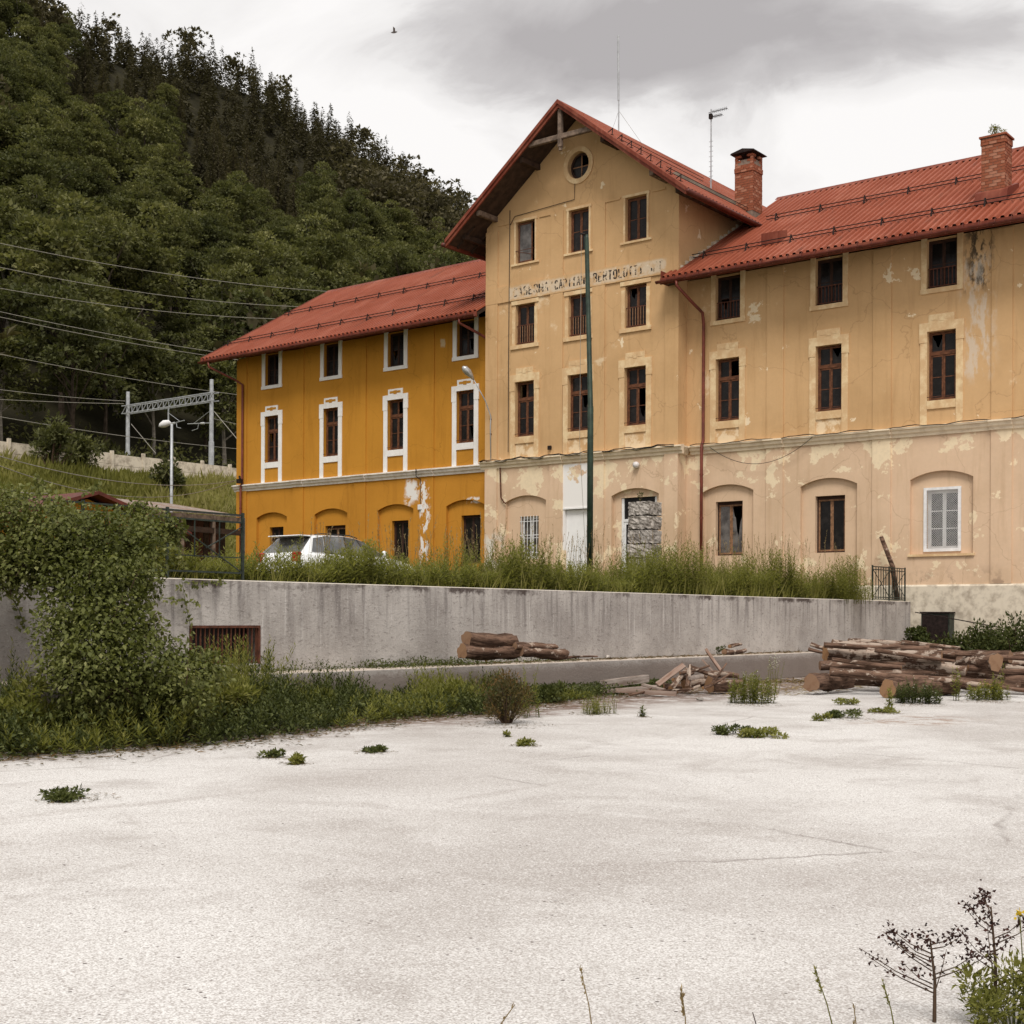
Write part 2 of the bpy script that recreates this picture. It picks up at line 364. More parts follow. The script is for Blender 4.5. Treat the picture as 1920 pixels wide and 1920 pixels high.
c = n.mix(n.mr(n.add(z, n.mul(n.sub(rough, .5), .5)), .72, .45, 0, .85), c, (.20, .160, .138)); c = n.mix(n.mul(n.mr(n.xyz(n.n('NewGeometry').outputs['Normal'])[2], .5, .9), n.mr(z, .8, .7)), c, (.50, .42, .35))
M['concrete_wall'] = n.fin(c, .95, n.bump(n.add(rough, n.mul(fine, .6)), .55, .02), 0, .1)

# bleached, worn asphalt yard
n = NT('yard_gravel'); p = n.pos(); x, y, z = n.xyz(p)[:3]
big = n.noise(p, .22, 5, .62, .4); mid = n.noise(n.vadd(p, (5, 3, 0)), .8, 6, .6, .5)
g1 = n.vor(p, 95); g2 = n.vor(n.vadd(p, (.3, .7, 0)), 210); sp = n.noise(p, 85, 3, .7); sp2 = n.noise(p, 33, 5, .75)
c = n.mix(n.mr(big, .36, .62), (.48, .45, .425), (.72, .70, .675))
c = n.mix(n.mr(mid, .50, .70, 0, .6), c, (.37, .335, .31)); sl = n.noise(n.scale(n.vadd(p, (2, 9, 0)), (.9, .28, 1)), 1.3, 6, .62, .7); c = n.mix(n.mr(sl, .54, .70, 0, .5), c, (.36, .32, .295))
pale = n.noise(n.scale(p, (.35, .9, 1)), 1.1, 5, .6, .6); c = n.mix(n.mr(pale, .55, .7, 0, .6), c, (.72, .70, .68))
c = n.mix(n.mr(g1, .40, .72, 0, .55), c, (.30, .26, .235)); c = n.mix(n.mr(sp, .54, .68, 0, .6), c, (.22, .19, .17))
vt = n.vor(p, 105, 'F1', 'Color'); c = n.mix(n.mr(n.xyz(vt)[0], .70, .86, 0, .5), c, (.27, .235, .21)); c = n.mix(n.mr(n.xyz(vt)[1], .72, .9, 0, .5), c, (.80, .78, .76)); vt2 = n.vor(p, 14, 'F1', 'Distance'); c = n.mix(n.mul(n.mr(vt2, .10, .16, 1, 0), n.mr(n.noise(p, 4), .52, .6)), c, (.12, .10, .09))
c = n.mix(n.mr(sp2, .64, .78, 0, .55), c, (.22, .185, .16)); c = n.mix(n.mr(n.vor(p, 60, 'F1', 'Color'), .8, .95, 0, .3), c, (.80, .78, .76))
wob = n.vadd(p, n.scale(n.noise(p, 1.5, 5, .65, col=True), (.35, .35, 0)))
cr = n.vor(wob, .17, 'DISTANCE_TO_EDGE'); crk = n.mul(n.mr(cr, .0, .006, 1, 0), n.mr(n.noise(n.vadd(p, (8, 1, 0)), .35, 3), .50, .64))
c = n.mix(n.mul(crk, .5), c, (.13, .10, .085))
rust = n.mul(n.boxmask(x, y, -8.6, -7.2, 19.2, 21.4, .5, n.mul(n.sub(mid, .5), 2)), n.mr(n.noise(p, 2.5, 7, .7), .46, .6)); c = n.mix(n.mul(rust, .6), c, (.22, .11, .05))
edge = n.mul(n.mr(n.add(x, n.mul(n.sub(n.noise(p, .9, 6, .65), .5), 3.0)), -12.1, -13.9), n.mr(n.noise(p, 3.3, 6, .7), .34, .54)); c = n.mix(n.mul(edge, .9), c, (.13, .075, .05))
M['yard_gravel'] = n.fin(c, .95, n.bump(n.add(n.mul(g1, -1.), n.add(n.mul(sp2, .7), n.mul(g2, -.5))), .5, .008), 0, .1)

def groundmat(name, a, b, c3, sc=.6):
    n = NT(name); p = n.pos(); v = n.noise(p, sc, 7, .65); g = n.noise(p, sc * 9, 6, .7)
    c = n.mix(n.mr(v, .35, .65), a, b); c = n.mix(n.mr(g, .5, .7, 0, .7), c, c3); M[name] = n.fin(c, .95, n.bump(g, .6, .1), 0, .1)
groundmat('soil_grass', (.075, .072, .018), (.11, .10, .026), (.07, .05, .028))
groundmat('slope_grass', (.095, .090, .020), (.13, .12, .03), (.07, .066, .016), .25)
groundmat('forest_floor', (.020, .018, .010), (.034, .030, .015), (.018, .014, .009), .2)
groundmat('litter', (.15, .09, .06), (.22, .14, .10), (.08, .05, .035), 1.2)

def leafmat(name, a, b, c3, tr=.28, rough=.5, objrand=.5, spec=.3):
    n = NT(name); t = n.attr('tint'); oi = n.n('ObjectInfo').outputs['Random']
    c = n.ramp(t, [(0, a), (.55, b), (1, c3)])
    c = n.mix(1., c, n.mix(oi, (1 - .45 * objrand, 1 - .40 * objrand, 1 - .35 * objrand), (1 + .30 * objrand, 1 + .25 * objrand, 1 + .15 * objrand)), 'MULTIPLY')
    sh = n.pbsdf(c, rough, None, 0, spec); tl = n.n('BsdfTranslucent'); n.put(tl.inputs[0], n.mix(1., c, (1.15, 1.2, .7), 'MULTIPLY'))
    ms = n.n('MixShader'); ms.inputs[0].default_value = tr; n.t.links.new(sh, ms.inputs[1]); n.t.links.new(tl.outputs[0], ms.inputs[2])
    M[name] = n.out(ms.outputs[0])
leafmat('leaf_broad', (.074, .078, .032), (.124, .126, .050), (.190, .184, .078), .34, .7, .5, .12)
leafmat('leaf_conifer', (.064, .056, .033), (.098, .085, .047), (.150, .126, .066), .22, .75, .5, .1)
leafmat('leaf_vine', (.070, .080, .018), (.142, .152, .042), (.260, .255, .105), .32, .55, 0, .2)
leafmat('leaf_weed', (.115, .122, .030), (.192, .192, .048), (.285, .270, .086), .44, .65, .15, .12)
leafmat('leaf_dark', (.038, .048, .014), (.074, .086, .025), (.130, .140, .048), .28, .6, .2, .15)
leafmat('grass_tall', (.130, .130, .032), (.205, .196, .052), (.31, .275, .112), .44, .7, 0, .1)
leafmat('leaf_brown', (.055, .050, .016), (.11, .075, .022), (.19, .10, .03), .28, .55, 0)
leafmat('straw', (.20, .14, .07), (.30, .22, .11), (.40, .30, .16), .3, .7, 0)
leafmat('seed_dark', (.022, .008, .006), (.035, .012, .009), (.06, .022, .015), .05, .8, 0)
leafmat('petal_white', (.6, .6, .5), (.7, .7, .62), (.78, .76, .70), .2, .6, 0)
leafmat('petal_yellow', (.5, .33, .02), (.6, .42, .03), (.68, .5, .05), .2, .6, 0)
simple('stem_brown', (.075, .045, .026), .85, .4, 8)
simple('stem_green', (.075, .085, .03), .75, .3, 8)
simple('trunk_bark', (.060, .045, .034), .95, .4, 3, 0, .1, .6)
simple('trunk_pale', (.20, .175, .145), .9, .35, 3, 0, .1, .5)
n = NT('log_bark'); p = n.obj(); oi = n.n('ObjectInfo').outputs['Random']
a = n.noise(n.scale(p, (1.3, 9, 9)), 1.2, 8, .7, .4); b = n.noise(n.scale(p, (2.2, 4, 4)), 1.6, 8, .66, .3)
c = n.mix(n.mr(a, .36, .64), (.038, .021, .014), (.185, .112, .078)); c = n.mix(n.mul(n.mr(n.add(b, n.mul(n.sub(oi, .5), .22)), .56, .62), .75), c, (.45, .36, .29)); c = n.mix(n.mr(n.noise(n.scale(p, (4, 14, 14)), 2.0, 7, .7), .56, .66, 0, .8), c, (.05, .028, .02))
M['log_bark'] = n.fin(c, .92, n.bump(n.add(a, n.mul(b, .8)), .9, .03), 0, .1)
n = NT('log_cut'); p = n.obj(); x, y, z = n.xyz(p)[:3]; oi = n.n('ObjectInfo').outputs['Random']
rr = n.m_('SQRT', n.add(n.mul(y, y), n.mul(z, z))); ring = n.m_('SINE', n.add(n.mul(rr, 260), n.mul(n.noise(p, 6, 4), 9)))
c = n.mix(n.mr(ring, -1, 1, 0, .35), (.40, .225, .105), (.22, .105, .046)); c = n.mix(n.mr(oi, 0, 1, .15, .85), c, (.20, .125, .085)); c = n.mix(n.mr(n.noise(p, 5, 6, .65), .5, .7, 0, .6), c, (.16, .08, .045))
M['log_cut'] = n.fin(c, .9, None, 0, .1)
n = NT('plank_grey'); p = n.obj(); a = n.noise(n.scale(p, (1, 12, 12)), 1.5, 8, .7); oi = n.n('ObjectInfo').outputs['Random']
c = n.mix(n.mr(a, .35, .65), (.16, .115, .09), (.40, .345, .305)); c = n.mix(n.mr(oi, .3, 1, 0, .6), c, (.24, .13, .085)); M['plank_grey'] = n.fin(c, .92, n.bump(a, .6, .01), 0, .1)
n = NT('rough_stone'); p = n.pos(); v = n.noise(p, 5, 9, .72, .3); g = n.noise(p, 19, 7, .7); oi = n.n('ObjectInfo').outputs['Random']
c = n.mix(n.mr(v, .36, .62), (.12, .10, .085), (.52, .47, .42)); c = n.mix(n.mr(g, .52, .7, 0, .7), c, (.06, .045, .038)); c = n.mix(n.mul(oi, .5), c, (.40, .37, .34))
M['rough_stone'] = n.fin(c, .95, n.bump(n.add(v, n.mul(g, .5)), .8, .04), 0, .1)
# ------------------------------------------------------------------ ground and terrain
def sstep(a, b, v): t = np.clip((v - a) / (b - a), 0, 1); return t * t * (3 - 2 * t)
def terr(X): return 2.03 + .28 * sstep(0, 14, -17 - X)
CREST_Y = [20, 60, 127, 148, 180, 208, 229, 251, 300, 400]; CREST_Z = [80, 90, 99, 103, 106.5, 103.5, 99, 91.5, 70, 44]
def wob(X, Y): return .5 * np.sin(X * .31 + Y * .17) + .4 * np.sin(X * .11 - Y * .37 + 1.3) + .3 * np.sin(X * .83 + Y * .61)
def hill(X, Y):
    X = np.asarray(X, float); Y = np.asarray(Y, float); t = -X
    z = 2.65 + 8.4 * sstep(57, 77, t) + .25 * wob(X, Y) * sstep(58, 62, t) * (1 - sstep(70, 76, t))
    c = np.interp(Y, CREST_Y, CREST_Z); s = np.clip((t - 95) / 115, 0, None)
    up_ = np.where(s < 1, s, 1 + .25 * np.sin(np.clip(s - 1, 0, 1.4) * 1.1) - .45 * np.clip(s - 1.15, 0, None))
    return z + (c - 11) * up_ * (1 - .06 * np.sin(np.clip(s, 0, 1) * math.pi)) + 1.2 * wob(X * .5, Y * .5) * sstep(95, 115, t)
def grid(name, xs, ys, zf, mat, label=None):
    XX, YY = np.meshgrid(xs, ys, indexing='ij'); ZZ = zf(XX, YY); V = np.stack([XX, YY, ZZ], -1).reshape(-1, 3); nx, ny = len(xs), len(ys)
    i, j = np.meshgrid(np.arange(nx - 1), np.arange(ny - 1), indexing='ij'); a = (i * ny + j).ravel()
    me = fast_mesh(name, V, np.stack([a, a + ny, a + ny + 1, a + 1], 1), mat, smooth=True)
    o = link_mesh(name, me); return tag(o, label, None, None, 'structure')
MB().add([(-17.0, -300, 0), (1500, -300, 0), (1500, 1500, 0), (-17.0, 1500, 0)], [(0, 1, 2, 3)]).build('parking_yard', M['yard_gravel'], kind='structure', label='pale worn asphalt yard in the foreground', fix=False)
grid('terrace_ground', np.linspace(-58.5, -17.1, 40), np.linspace(-60, 160, 90), lambda X, Y: terr(X), M['soil_grass'])
grid('railway_embankment', np.linspace(-97, -58.4, 60), np.linspace(-80, 320, 140), hill, M['slope_grass'])
grid('forest_hillside', np.linspace(-420, -96.8, 90), np.linspace(-80, 520, 130), hill, M['forest_floor'])

# retaining wall with ledge
rw = thing('retaining_wall', 'long grey streaked concrete retaining wall with a low ledge', 'wall', (-16.9, 20, 0))
g0, g1 = float(onX(352, 1180, -16.9)[1]), float(onX(484, 1180, -16.9)[1])
w0 = MB(); XW, XT = -16.85, -17.2
w0.box(XT, XW, -30, g0, 0, 2.14); w0.box(XT, XW, g1, 42.5, 0, 2.14); w0.box(XT, XW, g0 - .001, g1 + .001, 1.40, 2.139); w0.box(XT, XW, g0 - .001, g1 + .001, 0, .79)
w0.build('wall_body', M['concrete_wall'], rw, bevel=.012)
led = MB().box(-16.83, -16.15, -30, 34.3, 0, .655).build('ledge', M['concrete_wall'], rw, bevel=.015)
MB().box(XT - .9, XT - .02, g0 - .2, g1 + .2, .5, 1.6).build('recess_dark', M['cable_black'], rw)  # black block painted as the darkness behind the bars
gr = MB(); gr.box(-16.9, -16.84, g0, g1, 1.37, 1.41); gr.box(-16.9, -16.84, g1 - .04, g1, .79, 1.37); gr.box(-16.9, -16.84, g0, g0 + .04, .79, 1.37)
gr = gr.build('grille', M['iron_rust'], rw)
k = 16
b0 = None
for i in range(k):
    yy = g0 + .06 + (g1 - g0 - .12) * i / (k - 1)
    if b0 is None: b0 = MB().box(-16.895, -16.875, yy - .011, yy + .011, .79, 1.37).build('bar', M['iron_rust'], gr)
    else: share(b0, 'bar', gr, (-16.885, yy, .79))

# ------------------------------------------------------------------ building pieces
YF, YT = 43.2, 42.6
rng = random.Random(7)
def cut(wall_obj, cutters):
    for i, c in enumerate(cutters):
        m = wall_obj.modifiers.new('b%d' % i, 'BOOLEAN'); m.operation = 'DIFFERENCE'; m.object = c; m.solver = 'EXACT'
    dg = bpy.context.evaluated_depsgraph_get(); me = bpy.data.meshes.new_from_object(wall_obj.evaluated_get(dg)); me.name = wall_obj.data.name
    wall_obj.modifiers.clear(); wall_obj.data = me
    for c in cutters: bpy.data.objects.remove(c)
def arch_poly(cx, hw, z0, zs, za, n=12):
    rise = za - zs; R = (hw * hw + rise * rise) / (2 * rise); cz = za - R; a = math.asin(hw / R)
    return [(cx - hw, z0), (cx + hw, z0)] + [(cx + R * math.sin(a - 2 * a * i / n), cz + R * math.cos(a - 2 * a * i / n)) for i in range(n + 1)]
PANE = {}
def pane(parent, x0, x1, z0, z1, y, mat='window_glass', broken=0):
    if broken == 2: return
    m = MB()
    if broken:
        r = rng.random; X = lambda u: x0 + (x1 - x0) * u; Z = lambda v: z0 + (z1 - z0) * v; zb = .25 + .3 * r()
        poly = [(X(0), Z(0)), (X(1), Z(0)), (X(1), Z(.5 + .4 * r())), (X(.8), Z(zb + .2)), (X(.62), Z(zb - .1)), (X(.45), Z(zb)), (X(.3), Z(zb + .35 * r())), (X(.18), Z(.7 + .2 * r())), (X(0), Z(1))]
        m.prism(poly, 'y', y, y + .005); o = m.build('pane', M[mat], parent); o['label'] = 'broken window pane'; return o
    key = (round(x1 - x0, 3), round(z1 - z0, 3), mat)
    c = ((x0 + x1) / 2, y + .0025, z0)
    if key in PANE: o = share(PANE[key], 'pane', parent, c)
    else: PANE[key] = o = m.box(x0, x1, y, y + .005, z0, z1).build('pane', M[mat], parent)
    # old glass never sits dead flat in its putty
    o.rotation_euler = (rng.uniform(-.012, .012), 0, rng.uniform(-.015, .015))
    return o
def sash(parent, x0, x1, z0, z1, y, wm, rows=2, t=.05, broken=(), glass='window_glass', name='sash'):
    m = MB(); d = .04
    m.box(x0, x0 + t, y, y + d, z0, z1); m.box(x1 - t, x1, y, y + d, z0, z1); m.box(x0 + t, x1 - t, y, y + d, z0, z0 + t); m.box(x0 + t, x1 - t, y, y + d, z1 - t, z1)
    hs = (z1 - z0 - 2 * t) / rows
    for k in range(1, rows): m.box(x0 + t, x1 - t, y + .004, y + d - .004, z0 + t + hs * k - .014, z0 + t + hs * k + .014)
    s = m.build(name, M[wm], parent)
    return s, [(x0 + t, x1 - t, z0 + t + hs * k, z0 + t + hs * (k + 1), y + .018, glass, broken[k] if k < len(broken) else 0) for k in range(rows)]
def window(b, cx, z0, z1, w, Y, kind='transom', wm='window_wood', broken=None):
    x0, x1 = cx - w / 2, cx + w / 2; y = Y + .16; t = .055; m = MB(); R = rng.random
    m.box(x0, x0 + t, y, y + .08, z0, z1); m.box(x1 - t, x1, y, y + .08, z0, z1); m.box(x0 + t, x1 - t, y, y + .08, z1 - t, z1); m.box(x0 + t, x1 - t, y, y + .08, z0, z0 + t)
    panes = []; xm = cx; zt = z0 + (z1 - z0) * .685
    if kind == 'transom': m.box(x0 + t, x1 - t, y - .012, y + .08, zt - .045, zt + .045)
    win = m.build('window', M[wm], b)
    bk = broken or {}
    def br(): return 1 if R() < .10 else (2 if R() < .04 else 0)
    if kind == 'transom':
        for a, c in ((x0 + t, xm - .002), (xm + .002, x1 - t)):
            panes += sash(win, a, c, zt + .047, z1 - t, y + .012, wm, 1, .038, (br(),))[1]
            panes += sash(win, a, c, z0 + t, zt - .047, y + .006, wm, 2, .055, (br(), br()))[1]
        sb = MB().tube([(x0 - .03, Y - .015, z0 + .12), (x1 + .03, Y - .015, z0 + .12)], .011, 6); sb.tube([(x0 - .03, Y - .015, z0 + .02), (x0 - .03, Y - .015, z0 + .14)], .014, 6); sb.tube([(x0 - .03, Y - .02, z0 + .12), (x0 - .03, Y + .05, z0 + .12)], .011, 6); sb.tube([(x1 + .03, Y - .02, z0 + .12), (x1 + .03, Y + .05, z0 + .12)], .011, 6)
        sb.build('safety_bar', M['iron_rust'], win)
    elif kind in ('double', 'rail', 'bars'):
        for a, c in ((x0 + t, xm - .002), (xm + .002, x1 - t)): panes += sash(win, a, c, z0 + t, z1 - t, y + .006, wm, 2, .05, (br(), br()))[1]
        if kind in ('rail', 'bars'):
            hb = z0 + (z1 - z0) * (.47 if kind == 'rail' else .40); bm_ = 'window_wood' if kind == 'rail' else 'window_wood_dark'
            rb = MB().box(x0 + .002, x1 - .002, Y + .06, Y + .085, hb, hb + .03).build('top_rail', M['iron_rust'], win); MB().box(x0 + .002, x1 - .002, Y + .06, Y + .085, z0 + .06, z0 + .085).build('bottom_rail', M['iron_rust'], win)
            nb = 8; first = None
            for i in range(nb):
                xx = x0 + w * (i + .5) / nb
                MB().box(xx - .012, xx + .012, Y + .062, Y + .083, z0 + .085, hb).build('baluster', M['window_wood_pale' if kind == 'rail' else 'iron_rust'], win)
    elif kind == 'plain2':      # ground floor: two tall single-pane leaves
        for i, (a, c) in enumerate(((x0 + t, xm - .002), (xm + .002, x1 - t))): panes += sash(win, a, c, z0 + t, z1 - t - .06, y + .006, 'window_wood_pale', 1, .055, ((bk.get(i, 0)),), 'glass_pale' if bk.get('pale') else 'window_glass')[1]
        MB().box(x0 + t, x1 - t, y, y + .08, z1 - t - .06, z1 - t).build('head_rail', M['window_wood_dark'], win)
    elif kind == 'open':        # right leaf swung out, reflected sky painted pale into its glass colour
        s, pp = sash(win, x0 + t, xm - .002, z0 + t, z1 - t, y + .006, wm, 1, .05, (2,))
        leaf = MB(); hw = w * .72
        s2, pp2 = sash(win, x0 + t, x0 + t + hw, z0 + t, z1 - t, y - .06, wm, 1, .05, (), 'glass_pale'); panes += pp2
        MB().tube([(x0 - .03, Y - .02, z0 + .50), (x1 + .03, Y - .02, z0 + .50)], .012, 6).build('safety_bar', M['iron_rust'], win); MB().tube([(x0 + .02, Y - .02, z0 + .48), (x1 - .1, Y + .05, z0 + .28)], .012, 6).build('stay', M['iron_rust'], win)
    elif kind == 'grid':        # white frame behind white bars
        for a, c in ((x0 + t, xm - .002), (xm + .002, x1 - t)): panes += sash(win, a, c, z0 + t, z1 - t, y + .006, wm, 2, .05, (), 'glass_pale')[1]
        for i in range(6):
            xx = x0 + w * (i + .5) / 6; MB().box(xx - .011, xx + .011, Y - .03, Y - .012, z0 - .02, z1 + .02).build('bar', M['white_paint'], win)
        for zz in (z0 + .25, z0 + .95, z1 - .2): MB().box(x0, x1, Y - .012, Y + .004, zz - .013, zz + .013).build('cross_bar', M['white_paint'], win)
    elif kind == 'mesh':
        m = MB(); o = .07; m.box(x0 - o, x0 + .03, Y - .05, Y - .01, z0 - o, z1 + o); m.box(x1 - .03, x1 + o, Y - .05, Y - .01, z0 - o, z1 + o); m.box(x0 + .03, x1 - .03, Y - .05, Y - .01, z1 - .02, z1 + o); m.box(x0 + .03, x1 - .03, Y - .05, Y - .01, z0 - o, z0 + .03)
        m.build('outer_frame', M['white_paint'], win)
        for a, c in ((x0 + t, xm - .002), (xm + .002, x1 - t)): panes += sash(win, a, c, z0 + t, z1 - t, y + .006, wm, 3, .06, (), 'window_glass')[1]
        lat = MB(); s_ = .072; nx = int((w + (z1 - z0)) / s_) + 1
        for sgn in (1, -1):
            for i in range(nx):
                u = i * s_; a0 = max(0, u - (z1 - z0)); a1 = min(u, w)
                if a1 - a0 < .01: continue
                if sgn > 0: p_, q_ = (x0 + a0, z0 + (u - a0)), (x0 + a1, z0 + (u - a1))
                else: p_, q_ = (x1 - a0, z0 + (u - a0)), (x1 - a1, z0 + (u - a1))
                lat.bar((p_[0], Y - .03 + .006 * sgn, p_[1]), (q_[0], Y - .03 + .006 * sgn, q_[1]), .007, .007, (0, 1, 0))
        lat.build('lattice', M['white_paint'], win)
    for p_ in panes: pane(win, *p_)
    return win
def surround2(b, cx, Y, mat, w=.95, z0=8.86, z1=11.05, zb=7.91, orn=None, key=True):
    m = MB(); h = w / 2 + .004; o = .71; ya, yb = Y - .035, Y + .03
    for s in (-1, 1):
        a, c = sorted((cx + s * h, cx + s * o)); m.box(a, c, ya, yb, zb, 10.62)
        a, c = sorted((cx + s * h, cx + s * (o + .03))); m.box(a, c, ya - .012, yb, 10.62, z1)
    m.box(cx - o - .03, cx + o + .03, ya - .012, yb, z1 + .002, 11.27)
    m.box(cx - h + .006, cx + h - .006, ya - .008, yb, z0 - .27, z0 - .002)
    sr = m.build('surround', M[mat], b)
    if key:
        MB().box(cx - .43, cx + .43, ya - .004, yb, 11.272, 11.52).build('keystone', M[mat], sr)
        q = MB(); yk = ya - .012
        for s in (-1, 1): q.box(*sorted((cx + s * .10, cx + s * .32)), yk, yk + .02, 11.33, 11.43)
        q.box(cx - .09, cx + .09, yk - .004, yk + .02, 11.29, 11.45); q.build('ornament', M[orn or mat], sr)
    return sr
def surround3(b, cx, Y, mat, w=.95, z0=12.5, z1=13.98, top=False):
    m = MB(); h = w / 2 + .004; o = .69; ya, yb = Y - .035, Y + .03
    for s in (-1, 1):
        a, c = sorted((cx + s * h, cx + s * o)); m.box(a, c, ya, yb, z0 - .004, z1 + .16)
    m.box(cx - o - .02, cx + o + .02, ya - .02, yb, z0 - .16, z0 - .006)
    if top: m.box(cx - h + .004, cx + h - .004, ya, yb, z1 + .002, z1 + .158)
    return m.build('surround', M[mat], b)
def cornice(b, x0, x1, Y, mat, pil=(), z=7.58):
    prof = [(Y + .05, z), (Y - .05, z), (Y - .07, z + .08), (Y - .13, z + .13), (Y - .15, z + .22), (Y - .21, z + .25), (Y - .21, z + .30), (Y + .05, z + .35)]
    c = MB().prism(prof, 'x', x0, x1).build('cornice', M[mat], b)
    for a, d in pil: MB().prism([(p - .055 if p < Y else p, q + .003) for p, q in prof], 'x', a - .04, d + .04).build('cornice_break', M[mat], c)
def corrug(name, O, across, along, nrm, width, length, mat, parent, pitch=.25, h=.078):
    O, A, L, N = (np.array(v, float) for v in (O, across, along, nrm)); n = int(round(width / pitch)); V = []; xs = []
    for i in range(n):
        for u, k in ((0, 0), (.36, 0), (.50, 1), (.86, 1)): xs.append(((i + u) * width / n, k * h))
    xs.append((width, 0)); segs = 3
    for j in range(segs + 1):
        for u, k in xs: V.append(O + A * u + L * (length * j / segs) + N * k)
    nx = len(xs); Fq = [(j * nx + i, j * nx + i + 1, (j + 1) * nx + i + 1, (j + 1) * nx + i) for j in range(segs) for i in range(nx - 1)]
    m = MB(); m.add(V, Fq); o = m.build(name, M[mat], parent, fix=False); return o
SL = math.hypot(8.4, 4.85); LA = np.array([0, 8.4 / SL, 4.85 / SL]); LB = np.array([0, -8.4 / SL, 4.85 / SL]); NA = np.array([0, -4.85 / SL, 8.4 / SL]); NB = np.array([0, 4.85 / SL, 8.4 / SL])
def wing_roof(b, x0, x1, xs0=None):
    rf = MB().prism([(42.02, 13.90), (50.4, 18.74), (58.78, 13.90), (58.78, 13.76), (50.4, 18.60), (42.02, 13.76)], 'x', x0 + .03, x1 - .002).build('roof', M['dark_timber'], b)
    corrug('roof_sheet', (x0, 41.98, 13.925), (1, 0, 0), LA, NA, x1 - x0, SL, 'roof_red', rf)
    corrug('roof_sheet', (x0, 58.82, 13.925), (1, 0, 0), LB, NB, x1 - x0, SL, 'roof_red', rf)
    MB().prism([(50.15, 18.72), (50.4, 18.90), (50.65, 18.72), (50.4, 18.86)], 'x', x0 - .02, x1).build('ridge_cap', M['roof_trim_red'], rf)
    MB().box(x0, x1, 41.96, 42.0, 13.70, 13.93).build('fascia', M['roof_trim_red'], rf)
    g = MB(); y, z, r = 41.865, 13.80, .092; pr = [(y + r * math.cos(a), z + r * math.sin(a)) for a in [math.pi + math.pi * i / 8 for i in range(9)]]; pr2 = [(y + (r - .012) * math.cos(a), z + (r - .012) * math.sin(a)) for a in [2 * math.pi - math.pi * i / 8 for i in range(9)]]
    gt = g.prism(pr + pr2, 'x', x0 - .05, x1 - .02).build('gutter', M['gutter_brown'], rf)
    nb = int((x1 - x0) / .5); s0 = None
    for i in range(nb):
        xx = x0 + .2 + i * .5
        if xx > x1 - .1: break
        if s0 is None: s0 = MB().bar((xx, 41.80, 13.70), (xx, 41.96, 13.985), .022, .012).build('gutter_bracket', M['gutter_brown'], gt)
        else: share(s0, 'gutter_bracket', gt, (xx, 41.88, WL[s0.name][2]))
    return rf
def snow_guard(b, x0, x1, yy, sp=1.55):
    zz = 13.95 + (yy - 42) * .577 + .03; g = MB()
    for k in (.09, .20): g.tube([(x0, yy - k * .28, zz + k), (x1, yy - k * .28, zz + k)], .017, 6)
    sg = g.build('snow_guard', M['iron_dark'], b); first = None; i = 0
    while x0 + .5 + i * sp < x1:
        xx = x0 + .5 + i * sp + rng.uniform(-.08, .08)
        if first is None:
            m = MB(); m.bar((xx, yy - .14, zz - .05), (xx, yy - .05, zz + .26), .03, .05, (1, 0, 0)); m.bar((xx, yy + .20, zz + .09), (xx, yy - .07, zz + .22), .02, .03, (1, 0, 0)); m.bar((xx, yy - .14, zz - .04), (xx, yy + .22, zz + .13), .02, .03, (1, 0, 0))
            first = m.build('bracket', M['iron_dark'], sg)
        else: share(first, 'bracket', sg, (xx, WL[first.name][1], WL[first.name][2]))
        i += 1
def downpipe(b, pts, r=.055, mat='downpipe_red'):
    d = MB().tube(pts, r, 10).build('downpipe', M[mat], b, smooth=True)
    zt, zb = pts[-2][2], pts[-1][2]
    for k in range(3):
        z = zb + (zt - zb) * (.2 + .3 * k); x, y = pts[-1][0], pts[-1][1]
        MB().tube([(x, y, z - .03), (x, y, z + .03)], r + .014, 10).build('pipe_clip', M[mat], d)

# ------------------------------------------------------------------ ochre building
OB = thing('ochre_building', 'ochre yellow three-storey building with white window surrounds and red metal roof', 'building', (-42.7, 43.2, 2.6))
OX0, OX1 = -50.73, -34.76
ocx = [-48.30, -44.33, -40.33, -36.36]
wl = MB().box(OX0, OX1, YF, YF + .45, 1.5, 14.0).build('wall', M['ochre_plaster'], OB)
c1 = MB()
for cx in ocx: c1.prism(arch_poly(cx, 1.06 if cx < -37 else 1.04, 1.6, 6.25, 6.49), 'y', YF - .3, YF + .14)
c2 = MB(); gw = [(-48.1, .95), (-44.17, 1.3), (-40.17, .98), (-36.15, 1.04)]; gz = [5.80, 5.72, 5.78, 5.84]
for cx in ocx: c2.box(cx - .475, cx + .475, YF - .5, YF + .9, 12.5, 13.98); c2.box(cx - .475, cx + .475, YF - .5, YF + .9, 8.86, 11.05)
for (cx, ww), zt in zip(gw, gz): c2.box(cx - ww / 2, cx + ww / 2, YF - .5, YF + .9, 3.84, zt)
cut(wl, [c1.build('c1', M['ochre_plaster']), c2.build('c2', M['ochre_plaster'])])
MB().prism([(YF + .45, 1.5), (57.6, 1.5), (57.6, 14.0), (50.4, 18.5), (YF + .45, 14.5), ], 'x', OX0, OX0 + .4).build('gable_wall', M['ochre_plaster'], OB)
MB().box(OX0, OX1, 57.2, 57.6, 1.5, 14.0).build('rear_wall', M['ochre_plaster'], OB)
iw = MB(); iw.box(OX0 + .4, OX1, YF + 5.2, YF + 5.4, 1.6, 14.2); iw.box(OX0 + .4, OX1, YF + .46, YF + 5.2, 7.5, 7.8); iw.box(OX0 + .4, OX1, YF + .46, YF + 5.2, 11.6, 11.9); iw.build('inner_wall', M['interior_wall'], OB)
op = [(-50.73, -50.05), (-46.8, -46.1), (-42.81, -42.1), (-38.78, -38.08)]
